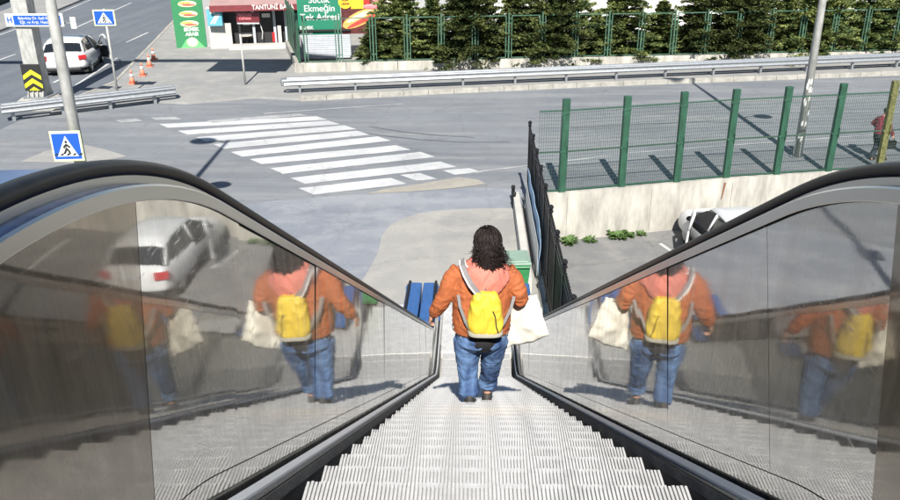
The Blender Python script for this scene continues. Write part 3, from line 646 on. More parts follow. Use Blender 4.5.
m = MB(); m.tube([(-.02, -.0, .5), (-.14, .1, .5), (-.16, .25, .5), (-.1, .42, .5), (.05, .46, .5)], [(.02, .14)] * 5, 8); m.build('end_loop', galv, gr, smooth=True)
gp = [(-17.75 + 5.4 * k / 8, 30.15 + 3.5 * k / 8) for k in range(9)]
g2, P = guardrail('guardrail', 'short box-ended guardrail in front of the chevron column', gp, .50, zb=0)
g3, _ = guardrail('t', 'x', gp, .50, zb=0)
for ch in children(g3): ch.parent = g2; ch.location = (-.25, .42, 0); ch.rotation_euler.z = 0
bpy.data.objects.remove(g3)
for i in range(4):
    k = .35 + i * 1.75; x, y = k * .84, k * .544; m = MB(); m.box((x - .1, y + .18, .22), (.12, .14, .5), .57); m.box((x - .13, y + .22, .48), (.1, .5, .1), .57); m.build('post', galv, g2)
for e, nm in ((0, 1), (8, 1)):
    p = P[e]; m = MB(); m.box((p.x - .13, p.y + .21, .50), (.05, .52, .32), .57); m.build('end_cap', galv, g2, bevel=.02)
md_ = thing('median_barrier', 'white-railed barrier on the median across the main road', 'barrier', (-33, 50, .14))
for i in range(14):
    a = Vector((-.2 - .28 * i * 2.2, -5 + i * 2.6 * 1.0)); m = MB()
    m.box((a.x, a.y, .4), (.14, .14, .8)); m.build('post', galv, md_)
m = MB()
for z in (.35, .75): m.tube([(-.2, -5, z), (-.2 - .28 * 14 * 2.2, -5 + 14 * 2.6, z)], (.07), 6)
m.build('white_rail', sign_white, md_)
m = MB(); m.box((-4.4, 13.4, .3), (.5, 38, .6), math.atan2(8.6, 36.4)); m.build('barrier_shade', M('barrier_shade_dark', (.02, .03, .015), .9, var=.6, scale=6, bump=1, bscale=8), md_)  # added dark block, its colour stands for the shade below the rails

# ------------------------------------------------------------------ lamps
def lamp(label, loc, H, heads, group='street lamps'):
    t = thing('street_lamp', label, 'street lamp', loc, group=group)
    m = MB(); m.tube([(0, 0, 0), (0, 0, H * .5), (0, 0, H)], [.135, .105, .06], 16); m.build('pole', galv_pole, t, smooth=True)
    m = MB(); m.tube([(0, 0, 0), (0, 0, .035)], .24, 16); m.box((0, 0, .35), (.03, .30, .5)); m.box((0, 0, .35), (.30, .03, .5)); m.build('base_flange', galv, t)
    for sx, z, rad in heads:
        m = MB(); m.tube([(0, 0, z - .25), (sx * .25, 0, z), (sx * .6, 0, z + .04)], .035, 8); a = m.build('arm', galv_pole, t, smooth=True)
        m = MB(); m.ball((sx * .85, 0, z + .02), (rad, rad * .9, .09), 20, 8); m.build('lamp_head', sign_back, a, smooth=True)
    return t
lamp('street lamp pole carrying the near pedestrian sign at the left', (-8.06, 16, 0), 10.95, [(-1, 10.9, .47), (1, 6.45, .36)])
lampR = lamp('street lamp pole with peeling base rising behind the green mesh fence', (10.32, 25.9, 0), 11.2, [(-1, 11.1, .5), (1, 4.98, .36)])
# old poster scraps on the far lamp pole
for i in range(16):
    z = random.uniform(.5, 2.6); a = random.uniform(-2.4, -.7); r = .137 - z * .0055; m = MB(); m.add([(r * cos(a + d) * 1.01, r * sin(a + d) * 1.01, z + e) for d, e in ((-.25, -.08), (.25, -.06), (.2, .1), (-.2, .07))], [(0, 1, 2, 3)])
    m.build('poster_scrap', sign_white, lampR)
# pedestrian crossing sign
def arrow_man(m, s, z=.0):
    """walking figure, front face toward -Y"""
    m.ball((0, z, .12 * s + .0), (.035 * s, .004, .035 * s), 10, 6)
    m.tube([(0, z, .07 * s), (-.01 * s, z, -.05 * s)], (.028 * s, .004), 4)
    for a, b, c in (((0, .05), (.05, .0), (.085, -.02)), ((0, .05), (-.05, .01), (-.07, -.04)), ((-.01, -.05), (.04, -.12), (.06, -.20)), ((-.01, -.05), (-.045, -.13), (-.09, -.19))):
        m.tube([(a[0] * s, z, a[1] * s), (b[0] * s, z, b[1] * s), (c[0] * s, z, c[1] * s)], (.004, .026 * s), 4)
def crossing_sign(label, loc, rz, S_=.6, W_=.75):
    t = thing('crossing_sign', label, 'road sign', loc, rz, 'pedestrian crossing signs')
    a = W_ / 2; b = S_ / 2
    m = MB(); m.box((0, 0, 0), (W_, .02, S_)); m.build('plate', [sign_edge], t, bevel=.02)
    m = MB(); m.box((0, -.012, 0), (W_ * .93, .006, S_ * .92)); m.build('white_border', sign_white, t)
    m = MB(); m.box((0, -.016, 0), (W_ * .87, .006, S_ * .84)); m.build('blue_field', sign_blue, t)
    m = MB(); m.add([(-a * .68, -.021, -b * .66), (a * .68, -.021, -b * .66), (0, -.021, b * .70)], [(0, 1, 2)]); m.build('white_triangle', sign_white, t)
    m = MB(); arrow_man(m, S_ * 1.25, -.026)
    for k in range(5): x = (-.4 + k * .2) * W_; m.add([(x - .035, -.023, -b * .60), (x + .02, -.023, -b * .60), (x + .05, -.023, -b * .46), (x, -.023, -b * .46)], [(0, 1, 2, 3)])
    m.build('walking_figure', sign_black, t)
    return t
s1 = crossing_sign('blue pedestrian crossing sign on the near lamp pole', (-8.17, 15.8, 3.2), R(6), .62, .60)
m = MB(); m.box((.1, .08, .1), (.3, .06, .05)); m.build('bracket', galv, s1)
s2 = crossing_sign('blue pedestrian crossing sign on its own post beside the white saloon', (-14.72, 33.45, 3.43), R(2), .62, .86)
m = MB(); m.tube([(.02, .05, -3.35), (.02, .05, .34)], .045, 10); m.build('pole', galv_pole, s2, smooth=True)

# gantry: column, beam, boards (over the road, above the picture)
gt = thing('sign_gantry', 'tall pale steel gantry column with bolted concrete foot beside the main road', 'gantry', (-17.6, 32.9, 0))
m = MB(); m.add([], []); m.box((0, 0, 4.6), (.62, .62, 9.2)); m.build('column', galv_pole, gt, bevel=.02)
m = MB(); m.rings([(0, 0, 0, 1.05, .85), (.02, 0, .28, .95, .78), (0, 0, .42, .7, .6)], 9); o = m.build('concrete_foot', kerb_m, gt); 
m = MB(); m.box((0, 0, .45), (.98, .98, .05))
m.build('base_plate', galv, gt)
for i in range(4):
    for sgn in (-1, 1): m = MB(); m.add([(-.3 + i * .2, sgn * .31, .47), (-.3 + i * .2, sgn * .47, .47), (-.3 + i * .2, sgn * .31, .85)], [(0, 1, 2)]); q = m.build('gusset', galv_pole, gt); w_ = q.modifiers.new('s', 'SOLIDIFY'); w_.thickness = .03
m = MB(); m.box((-6, 0, 9.2), (34, .4, .42)); m.build('beam', galv_pole, gt)
for cx, w_ in ((6.9, 3.9), (-9, 5)): m = MB(); m.box((cx, -.3, 8.25), (w_, .06, 2.9)); m.build('sign_board', [sign_back], gt)
# chevron board
cv = thing('chevron_board', 'yellow and black chevron board on the gantry column', 'road sign', (-17.6, 32.52, 1.25))
m = MB(); m.box((0, 0, 0), (.78, .03, 1.06)); m.build('board', sign_black, cv, bevel=.01)
m = MB()
for k in range(3):
    z = .30 - k * .34; w_ = .36; h_ = .22; t_ = .17
    pts = [(-w_, z - h_), (0, z + .02), (w_, z - h_), (w_, max(z - h_ - t_, -.51)), (0, max(z - t_ - .0, -.51)), (-w_, max(z - h_ - t_, -.51))]
    if k == 2: pts = [(-.22, -.51), (0, z + .02), (.22, -.51)]
    m.add([(x, -.02, zz) for x, zz in pts], [tuple(range(len(pts)))] if k == 2 else [(0, 1, 4, 5), (1, 2, 3, 4)])
m.build('chevrons', yellow_s, cv)
# hospital direction sign
hs = thing('direction_sign', 'long blue and white hospital name sign on the gantry column', 'sign', (-17.05, 32.5, 3.47), R(-1))
m = MB(); m.box((0, 0, 0), (2.3, .05, .50)); m.build('plate', sign_white, hs, bevel=.02)
m = MB(); m.box((.12, -.03, -.0), (1.86, .01, .36)); m.build('blue_field', sign_blue, hs)
text('lettering', 'Bakırköy Dr. Sadi Konuk\nEğt. ve Arşt. Hastanesi', .15, sign_white, hs, (.12, -.038, .0), (R(90), 0, 0), bold=.001, xs=.98)
text('emblem', 'H', .3, sign_blue, hs, (-.97, -.03, 0), (R(90), 0, 0), bold=.008)
m = MB(); m.box((0, .1, 0), (.7, .16, .06)); m.build('bracket', galv, hs)
wt = thing('number_tag', 'small white tag plate beside the hospital sign behind the lamp pole', 'sign', (-15.6, 32.6, 3.35), R(-1))
m = MB(); m.box((0, 0, 0), (.22, .02, .44)); m.build('plate', sign_white, wt, bevel=.02)
m = MB(); m.box((-.6, .03, 0), (1.2, .02, .05)); m.build('bracket', galv, wt)
# cones
def cone(label, loc):
    t = thing('traffic_cone', label, 'traffic cone', loc, group='traffic cones')
    m = MB(); m.box((0, 0, .02), (.34, .34, .04)); m.build('base', orange_c, t, bevel=.01)
    m = MB(); m.rings([(0, 0, .04, .13, .13), (0, 0, .3, .085, .085)], 14); m.build('cone_body', orange_c, t, smooth=True)
    m = MB(); m.rings([(0, 0, .46, .06, .06), (0, 0, .62, .03, .03)], 14); m.build('cone_tip', orange_c, t, smooth=True)
    m = MB(); m.rings([(0, 0, .3, .086, .086), (0, 0, .46, .061, .061)], 14); m.build('white_band', sign_white, t, smooth=True); return t
c1 = cone('orange traffic cone nearest the crossing sign post', (-15.43, 36.89, .1))
dup(c1, 'second traffic cone behind the nearest one', (-15.64, 38.7, .1)); dup(c1, 'third traffic cone, touched by the gantry shadow', (-16.15, 41.0, .1)); dup(c1, 'farthest traffic cone along the kerb', (-16.6, 42.85, .1))
# maroon street name sign
ms = thing('street_name_sign', 'maroon street name plate on a thin pole in front of the shop', 'street sign', (-10.25, 36.66, .08))
m = MB(); m.tube([(0, 0, 0), (0, 0, 2.25)], .045, 10); m.build('pole', galv_pole, ms, smooth=True)
m = MB(); m.tube([(0, 0, 2.25), (0, 0, 3.2)], .05, 10); m.build('pole_sleeve', dark_plastic, ms)
m = MB(); m.box((.42, -.06, 2.95), (1.0, .03, .42)); m.build('plate', maroon, ms); m = MB(); m.box((.42, -.06, 2.70), (.96, .035, .05)); m.build('lower_strip', sign_white, ms)
text('lettering', 'MAZHAR\nOSMAN', .15, pink_print, ms, (.30, -.08, 2.97), (R(90), 0, 0), bold=.002)

# ------------------------------------------------------------------ far low wall, fence, trees, buildings
def fwy(x): return 39.55 + (x + 8.34) * .108
fw = thing('low_wall', 'low pale concrete wall under the far green fence', 'wall', (-8.3, 39.55, .1))
an = math.atan(.108)
m = MB()
for i in range(20): m.box((.9 + i * 2.46 * cos(an), (.9 + i * 2.46 * cos(an)) * .108 + .14, .2), (2.44, .28, .42), an)
m.build('wall_body', conc, fw, bevel=.01)
ff = thing('panel_fence', 'far green metal panel fence in front of the conifers', 'fence', (-8.1, 39.75, .5))
for i in range(27):
    x = i * 1.62; yb = x * .108; h = 2.1
    m = MB(); m.box((x, yb, h / 2 + .02), (.07, .07, h + .15), an); m.build('post', frame_green, ff)
    m = MB()
    for dx in (.14, 1.48): m.box((x + dx, yb + dx * .108, h / 2), (.045, .04, h - .12), an)
    for z in (.07, h - .06): m.box((x + .81, yb + .81 * .108, z), (1.38, .04, .045), an)
    for z in (.35, h - .4):
        for dx in (.07, 1.55): m.box((x + dx, yb + dx * .108, z), (.14, .03, .03), an)
    m.build('frame', frame_green, ff)
# side run of the green fence going back beside the shop
sf = thing('side_fence', 'green sheet fence running back between shop and billboard', 'fence', (-8.35, 39.7, .1))
m = MB(); m.box((-.95, 3.3, 1.25), (.06, 7.0, 2.5), R(16)); m.build('panel', green_post, sf)
for k in range(5): m = MB(); m.box((-.05 - k * .47, .1 + k * 1.65, 1.35), (.09, .09, 2.7)); m.build('post', green_post, sf)
m = MB(); m.box((-1.0, 3.3, .15), (.3, 7.4, .5), R(16)); m.build('plinth', kerb_m, sf)

def crown_mesh(seed, H=7.0, RAD=2.3, n_br=150):
    rnd = random.Random(seed); m = MB()
    lop = [rnd.uniform(.65, 1.2) for _ in range(9)]
    for b in range(n_br):
        t = b / n_br; tier = round(t * 13) / 13; z = .2 + H * .97 * lerp(t, tier, .4) + rnd.uniform(-.06, .06)
        a = b * 2.399 + rnd.uniform(-.35, .35)
        rr = RAD * (1 - t) ** .95 * rnd.uniform(.5, 1.1) * lop[int((a % (2 * pi)) / (2 * pi) * 9) % 9] + .12
        up_ = rnd.uniform(-.05, .28); bend = rnd.uniform(-.22, .05)
        d = Vector((cos(a), sin(a), up_)); q = Vector((-sin(a), cos(a), 0)); P = Vector((0, 0, z))
        nsp = int(4 + rr * 5)
        for i in range(nsp):
            f = ((i + .6) / nsp) ** .7; c = P + d * rr * f + Vector((0, 0, bend * f * f * rr))
            sp = rr * .30 * (1.2 - f * .9)
            for e in (-1, 1, 0):     # side sprays of this bough
                tip = c + q * e * sp * rnd.uniform(.5, 1.1) + d * rnd.uniform(.0, .15) + Vector((0, 0, rnd.uniform(-.05, .05)))
                for j in range(9):
                    o = c.lerp(tip, rnd.uniform(.1, 1)) + Vector((rnd.uniform(-.05, .05), rnd.uniform(-.05, .05), rnd.uniform(-.035, .05)))
                    l = rnd.uniform(.08, .17); w = rnd.uniform(.02, .042)
                    dd = (d * .8 + q * rnd.uniform(-1, 1) + Vector((0, 0, rnd.uniform(-.1, .8)))).normalized(); nn = dd.cross(Vector((rnd.uniform(-1, 1), rnd.uniform(-1, 1), 1))).normalized()
                    m.add([o - dd * l * .4, o + nn * w, o + dd * l * .8, o - nn * w], [(0, 1, 2, 3)])
    return m
def make_tree(seed, label, loc, H, RAD, n_br=150):
    t = thing('conifer_tree', label, 'tree', loc, group='conifers behind the far fence')
    m = MB(); m.tube([(0, 0, -.2), (.03, .02, H * .5), (0, 0, H)], [.16, .09, .02], 8)
    rnd = random.Random(seed)
    for k in range(40):
        z = .3 + H * .9 * k / 40; a = k * 2.399; r = RAD * .7 * (1 - k / 44); m.tube([(0, 0, z), (cos(a) * r, sin(a) * r, z + r * .1)], [.035, .01], 4, False)
    m.build('trunk', trunk_m, t); crown_mesh(seed, H, RAD, n_br).build('crown', needles, t); return t
protos = [make_tree(1, 'x', (-4.9, 0, .1), 5.0, 1.9, 260), make_tree(2, 'x', (0, 0, .1), 5.4, 2.6, 330), make_tree(3, 'x', (3, 0, .1), 6.0, 2.2, 300), make_tree(4, 'x', (3, 0, .1), 3.6, 1.6, 200)]
spots = [(-4.95, 41.2, 3, 'small conifer partly covering the sandwich poster'), (-3.7, 41.7, 0, 'dark conifer just right of the billboard'), (-2.1, 41.9, 3, 'short conifer in the gap before the white wall shows'), (-.15, 42.0, 1, 'broad conifer whose boughs push over the low wall, third from the billboard'),
         (2.05, 42.8, 2, 'lighter green conifer behind the middle of the far fence'), (4.05, 42.2, 1, 'big conifer directly behind the mesh fence posts in view'), (6.1, 42.9, 3, 'small conifer below the dark upper window'), (7.55, 42.9, 2, 'slim conifer just right of the dark upper window'),
         (9.5, 43.3, 3, 'low conifer before the plain white cladding'), (11.3, 43.2, 2, 'conifer left of the far lamp pole, between white wall gaps'), (13.35, 43.3, 1, 'wide conifer whose shadowed side meets the cladding gap'), (15.6, 43.5, 0, 'conifer directly behind the far lamp pole'), (17.6, 43.7, 1, 'dense conifer just right of the far lamp pole'), (19.9, 44.0, 2, 'conifer above the walker in maroon'), (22.1, 44.2, 1, 'conifer cut by the right picture edge'),
         (24.5, 44.6, 0, 'conifer beyond the right picture edge')]
used = set()
for i, (x, y, k, lb) in enumerate(spots):
    if k not in used: o = protos[k]; o.location = (x, y, .1); o['label'] = lb; used.add(k)
    else: o = dup(protos[k], lb, (x, y, .1))
    o.rotation_euler.z = i * 1.3; s_ = 1 + .12 * sin(i * 2.7); zs = (.62, 1.1, .9, 1.15, .85, 1.2, .6, .95, .75, 1.0, 1.2, 1.05, 1.2, 1.0, 1.15, 1)[i]; o.scale = (s_, s_, zs) if i else (.85, .85, .62)
tt = thing('tree_strip_soil', 'dark soil strip under the conifers behind the low wall', 'soil', (8, 43, .1)); tt['kind'] = 'structure'
m = MB(); m.box((6, 2.6, .15), (36, 5.0, .3), an); m.build('soil_bed', M('dark_soil', (.06, .05, .035), .95, var=.4, scale=3), tt)

# white industrial building behind trees
wb = thing('warehouse_building', 'white clad industrial building behind the conifers', 'building', (10, 52, 0), an)
m = MB(); m.box((4, 3, 5), (36, 8, 10)); m.build('wall', panel_wall, wb)
m = MB()
for i in range(24): m.box((-13.6 + i * 1.55, -1.03, 5), (.06, .05, 10))
m.build('cladding_seams', M('seam_grey', (.45, .45, .45), .6), wb)
for x, z in ((-3.4, 2.9), (3.8, 2.9), (11, 2.9)):
    m = MB(); m.box((x, -1.03, z), (2.1, .08, 1.3)); f_ = m.build('window', M('window_frame_dark', (.12, .12, .13), .5), wb); m = MB(); m.box((x, -1.08, z), (1.9, .03, 1.1)); m.build('pane', glass_dk, f_)
m = MB(); m.box((-12, -1.06, 1.3), (3.4, .1, 2.6)); m.build('door', M('roller_door', (.35, .36, .37), .5), wb)

# shop
sp = thing('shop_building', 'small sandwich shop with faded maroon awning and dark open front', 'shop', (-12.1, 46.6, .1), R(10))
m = MB(); m.box((0, 3.0, 3.2), (6.0, 4.2, 6.4)); m.build('wall', M('shop_wall_grey', (.30, .30, .31), .8), sp)
m = MB(); m.box((.0, .86, 1.25), (4.6, .06, 2.4)); m.build('shop_front_shade', interior_dk, sp)  # flat black sheet stands for the shade inside the shop
m = MB(); m.add([(-2.3, -.55, 2.35), (2.75, -.55, 2.35), (2.6, .9, 3.3), (-2.15, .9, 3.3)], [(0, 1, 2, 3)]); aw = m.build('awning', awning_m, sp); q = aw.modifiers.new('s', 'SOLIDIFY'); q.thickness = .03
m = MB(); m.box((.22, -.57, 2.22), (5.06, .03, .32)); vl = m.build('valance', awning_v, aw)
m = MB(); m.add([(-2.3, -.55, 2.35), (-2.3, -.55, 2.06), (-2.16, .9, 2.9), (-2.16, .9, 3.3)], [(0, 1, 2, 3)]); m.build('awning_side', awning_v, aw)
text('lettering', 'TANTUNİ BABA', .34, sign_white, aw, (1.05, -.60, 2.24), (R(90), 0, 0), bold=.008, xs=.9)
for x in (-.15, 1.0, 1.62): m = MB(); m.box((x, .55, 1.1), (.14, .14, 2.2)); m.build('door_frame', M('grey_frame', (.38, .41, .46), .5), sp)
m = MB(); m.box((1.25, .40, .55), (.20, .2, 1.15)); m.build('pillar', whitewash, sp); m = MB(); m.box((1.86, .35, .65), (.30, .3, 1.3)); m.build('pillar', whitewash, sp)
m = MB(); m.box((-1.95, .3, .68), (1.2, .3, 1.36)); m.build('brick_counter', whitewash, sp)
m = MB(); 
for k in range(9): m.box((-1.95, .146, .1 + k * .15), (1.2, .006, .012))
m.build('brick_joints', M('joint_grey', (.45, .44, .42), .9), sp)
m = MB(); m.box((.2, -.1, .1), (3.4, .9, .22)); m.build('entrance_step', whitewash, sp, bevel=.02)
for x, z, w_ in ((-.55, .95, .38), (.55, 1.35, .45)): m = MB(); m.box((x, .80, z + .3), (w_, .02, .22)); m.build('notice', sign_white, sp)
m = MB(); m.tube([(.25, .5, .4), (.32, .4, .8), (.22, .45, 1.25)], .025, 6); m.build('door_handle', sign_white, sp)
m = MB(); m.tube([(.75, .62, .25), (.75, .62, .75)], .07, 10); tag(m.build('fire_extinguisher', M('red_gloss', (.6, .02, .02), .4)), 'red fire extinguisher standing in the shop doorway', 'fire extinguisher'); bpy.data.objects['fire_extinguisher'].location = (-12.05, 46.6, .1)
tb = thing('cafe_table', 'small round pale table just inside the shop front', 'table', (-12.75, 46.9, .1))
m = MB(); m.tube([(0, 0, .62), (0, 0, .66)], .34, 18); m.build('tabletop', whitewash, tb); m = MB(); m.tube([(0, 0, 0), (0, 0, .62)], .04, 8); m.build('leg', iron, tb)
cp = thing('drink_poster', 'light blue poster box with white stripes on the shop counter', 'poster', (-14.15, 46.1, 1.42), R(6))
m = MB(); m.box((0, 0, .42), (.78, .35, .9)); m.build('board', cyan_m, cp); m = MB()
for dx in (0, .17): m.add([(-.28 + dx, -.18, .08), (-.18 + dx, -.18, .08), (.2 + dx * .7, -.18, .58), (.08 + dx * .7, -.18, .6)], [(0, 1, 2, 3)])
m.add([(-.25, -.18, .62), (.1, -.18, .62), (-.08, -.18, .82)], [(0, 1, 2)]); m.box((0, -.0, .9), (.84, .4, .06)); m.build('white_print', sign_white, cp)
# tall banner
tb = thing('tall_banner', 'tall green banner with sandwich pictures at the pavement corner', 'banner', (-15.9, 47.0, .06), R(14))
m = MB(); m.box((0, 0, 2.1), (1.65, .5, 4.3)); m.build('board', green_ban, tb, bevel=.01)
for z in (3.5, 2.95, 2.4, 1.86, 1.34):
    m = MB(); m.ball((.02, -.255, z), (.50, .012, .17), 18, 6); p_ = m.build('sandwich_print', cheese, tb)
    m = MB(); m.ball((-.1, -.268, z + .05), (.34, .012, .07), 16, 6); m.build('bun_print', bread, p_)
    m = MB(); m.ball((.08, -.272, z - .05), (.36, .012, .045), 16, 6); m.build('filling_print', meat, p_)
text('lettering', 'EKMEK\nARASI', .26, sign_white, tb, (.08, -.262, .90), (R(90), 0, 0), bold=.012)
m = MB(); m.add([(-.6, -.262, .02), (.7, -.262, .02), (.3, -.262, .5), (-.25, -.262, .5)], [(0, 1, 2, 3)]); m.build('lower_print', light_green, tb)
m = MB(); m.ball((.05, -.265, .34), (.3, .015, .26), 14, 6); m.build('plate_print', M('pale_pink_print', (.75, .45, .42), .5), tb)
# billboard on low white wall
bl = thing('billboard', 'green and red food billboard reading Sucuk Ekmegin Tek Adresi above the white kiosk wall', 'billboard', (-6.8, 42.9, 0), R(6))
m = MB(); m.box((-1.05, 0, 2.85), (2.15, .08, 2.9)); m.build('green_board', green_bill, bl)
m = MB(); m.box((1.15, 0, 2.85), (2.2, .08, 2.9)); m.build('food_board', M('dark_red_print', (.10, .02, .02), .5, var=.5, scale=3), bl)
text('lettering', 'Sucuk\nEkmeğin\nTek Adresi', .44, sign_white, bl, (-1.02, -.05, 2.66), (R(90), 0, 0), bold=.005, space=.95)
text('small_lettering', 'EKMEK\nARASI', .22, sign_white, bl, (-1.72, -.05, 1.62), (R(90), 0, 0), bold=.006)
m = MB(); m.tube([(.28, -.05, 2.98), (.28, -.075, 2.98)], .34, 24); rb = m.build('round_badge', yel_print, bl); text('badge_lettering', 'Sıcak\nLezzet', .17, maroon, rb, (.28, -.09, 2.98), (R(90), 0, 0), bold=.004)
m = MB(); V = [(1.0 + .98 * cos(a) * cos(.42) - .34 * sin(a) * sin(.42), -.055, 2.16 + .98 * cos(a) * sin(.42) + .34 * sin(a) * cos(.42)) for a in [2 * pi * k / 28 for k in range(28)]]; m.add(V, [tuple(range(28))]); m.build('sandwich_print', bread, bl)
m = MB(); V = [(.95 + .70 * cos(a) * cos(.42) - .12 * sin(a) * sin(.42), -.062, 2.26 + .70 * cos(a) * sin(.42) + .12 * sin(a) * cos(.42)) for a in [2 * pi * k / 28 for k in range(28)]]; m.add(V, [tuple(range(28))]); m.build('crust_highlight_print', cheese, bl)
m = MB(); V = [(1.06 + .80 * cos(a) * cos(.42) - .10 * sin(a) * sin(.42), -.068, 2.02 + .80 * cos(a) * sin(.42) + .10 * sin(a) * cos(.42)) for a in [2 * pi * k / 28 for k in range(28)]]; m.add(V, [tuple(range(28))]); m.build('filling_print', meat, bl)
m = MB(); m.box((.88, -.06, 3.0), (.62, .02, .75)); m.build('yellow_jar_print', yel_print, bl); m = MB(); m.box((1.35, -.07, 3.2), (.28, .02, .7)); m.build('red_jar_print', M('bright_red_print', (.65, .03, .02), .5), bl)
m = MB(); m.ball((1.95, -.06, 3.15), (.36, .03, .28), 16, 6); m.ball((1.6, -.06, 2.72), (.5, .03, .13), 16, 6); m.build('sausage_slice_print', pink_print, bl)
kw = thing('kiosk_wall', 'white ribbed kiosk wall below the green billboard', 'wall', (-7.6, 42.75, .1), R(6))
m = MB(); m.box((0, .3, .78), (2.5, .5, 1.35)); m.build('wall_body', M('white_ribbed_metal', (.42, .45, .50), .5), kw); m = MB()
for k in range(12): m.box((0, .045, .2 + k * .11), (2.46, .01, .012))
m.build('wall_ribs', sign_back, kw); m = MB(); m.box((0, .25, 1.5), (2.6, .7, .08)); m.build('counter_top', black_m, kw)
# pale buildings farther back
def block(label, loc, d, rz, mat, rows, cols):
    t = thing('apartment_block', label, 'building', loc, rz, 'buildings beyond the shop'); m = MB(); m.box((0, d[1] / 2, d[2] / 2), d); m.build('wall', mat, t)
    for r in range(rows):
        for c in range(cols):
            x = -d[0] / 2 + (c + .5) * d[0] / cols; z = 1.6 + r * 3.1; m = MB(); m.box((x, -.02, z), (1.4, .1, 1.5)); f_ = m.build('window', sign_white, t); m = MB(); m.box((x, -.08, z), (1.2, .04, 1.3)); m.build('pane', glass_dk, f_)
    m = MB(); m.box((0, d[1] / 2, d[2] + .15), (d[0] + .6, d[1] + .6, .3)); m.build('roof', kerb_m, t)
block('cream apartment block behind the shop', (-9, 60, 0), (22, 12, 13), R(6), M('cream_render', (.55, .5, .42), .85), 4, 6)
block('grey apartment block behind the right end of the trees', (42, 60, 0), (26, 12, 16), R(6), M('grey_render', (.42, .43, .44), .85), 5, 7)

# ------------------------------------------------------------------ people
def hand(m, p, d, palm, side, s=1.0, curl=.5):
    """five fingers: p wrist, d hand direction, palm normal, side = thumb side vector"""
    p, d, palm, side = Vector(p), Vector(d).normalized(), Vector(palm).normalized(), Vector(side).normalized()
    m.tube([p, p + d * .04 * s, p + d * .085 * s], [(.026 * s, .020 * s), (.040 * s, .017 * s), (.037 * s, .014 * s)], 10)
    for k, (o, l) in enumerate(((-.028, .060), (-.0095, .074), (.0095, .078), (.027, .068))):
        a = p + d * .08 * s - side * o * s; c = curl * (1 + .1 * k)
        b = a + (d * cos(c * .5) + palm * sin(c * .5)) * l * .45 * s; e = b + (d * cos(c * 1.3) + palm * sin(c * 1.3)) * l * .32 * s; f = e + (d * cos(c * 2.2) + palm * sin(c * 2.2)) * l * .25 * s
        m.tube([a, b, e, f], [.0088 * s, .0085 * s, .0078 * s, .006 * s], 7)
    a = p + d * .025 * s + side * .024 * s; b = a + (d * .7 + side * .7).normalized() * .036 * s; c = b + (d * .9 + side * .25 + palm * .4).normalized() * .030 * s
    m.tube([a, b, c], [.0125 * s, .0105 * s, .008 * s], 7)

def wrinkle(amp, f=11., ang=(1, 1, 1)):
    def g(c):
        q = Vector((c.x * ang[0], c.y * ang[1], c.z * ang[2])) * f
        a = noise.noise(q + Vector((noise.noise(q * .4), 0, noise.noise(q * .4 + Vector((5, 1, 2))))) * 2.0)
        return amp * (1 - abs(a) * 3.2)
    return g

PO = Vector((.0, 6.0, base(6.10)))
# body: one continuous mesh (head, neck, torso, arms, hands, legs, feet)
m = MB()
m.rings([(0, 0, .72, .15, .11), (0, 0, .9, .165, .12), (0, .01, 1.1, .17, .12), (.01, .02, 1.28, .16, .10), (.02, .02, 1.34, .10, .075), (.025, .03, 1.36, .05, .055), (.035, .045, 1.45, .047, .05)], 16)
m.ball((.045, .07, 1.51), (.078, .098, .112), 16, 12); m.ball((.045, .155, 1.46), (.045, .035, .05), 10, 8); m.ball((.046, .172, 1.50), (.012, .016, .02), 8, 6)
for sx in (-1, 1): m.ball((.045 + sx * .08, .065, 1.505), (.012, .02, .032), 8, 6); m.ball((.045 + sx * .032, .155, 1.522), (.014, .01, .01), 8, 6)
m.tube([(-.16, .01, 1.29), (-.29, -.01, 1.05), (-.405, .06, .86)], [.05, .042, .028], 10)
m.tube([(.18, .01, 1.29), (.30, -.03, 1.06), (.315, .13, .99)], [.05, .042, .028], 10)
m.tube([(-.09, 0, .78), (-.105, .01, .42), (-.092, -.04, .13)], [.085, .055, .035], 12); m.tube([(.10, 0, .78), (.09, .095, .40), (.078, .17, .22), (.064, .225, .08), (.06, .24, -.07)], [.085, .055, .045, .035, .03], 12)
m.tube([(-.092, -.04, .13), (-.092, .1, .045)], [.035, .03], 8); m.tube([(.06, .24, -.07), (.06, .36, -.12)], [.035, .03], 8)
hand(m, (-.402, .062, .865), (-.25, .35, -.9), (.9, .2, -.1), (0, 1, .2), 1.05, .55)
hand(m, (.315, .125, .99), (.25, .8, -.55), (-.3, -.5, -.8), (-1, .2, 0), 1.0, 1.2)
person = m.build('person', skin, loc=PO); remesh(person, .006, 2)
tag(person, 'person in orange jacket, salmon hood and blue jeans walking down the escalator', 'person')
# jacket
m = MB()
m.rings([(.0, -.01, .765, .222, .165), (.0, -.01, .80, .232, .178), (0, -.005, .88, .238, .176), (0, 0, .98, .232, .168), (.0, .0, 1.1, .238, .165), (.01, .005, 1.2, .245, .155), (.01, .01, 1.28, .225, .135), (.015, .015, 1.335, .165, .11), (.02, .02, 1.375, .085, .085)], 28)
m.tube([(-.17, .01, 1.275), (-.235, .0, 1.21), (-.285, -.01, 1.08), (-.33, .005, .98), (-.375, .04, .90), (-.392, .058, .865)], [.082, .077, .069, .064, .053, .044], 16)
m.tube([(.19, .01, 1.275), (.255, 0, 1.20), (.295, -.02, 1.10), (.315, .0, 1.03), (.325, .07, 1.005), (.32, .125, .99)], [.082, .077, .069, .063, .054, .043], 16)
jk = m.build('jacket', jacket_m, person); remesh(jk, .010, 4, lambda c: wrinkle(.0042, 9, (1, 1, 1.8))(c) + wrinkle(.0035, 22, (1, 1, .7))(c))
m = MB()   # hood spread on the back
V = []; na, nb = 26, 12
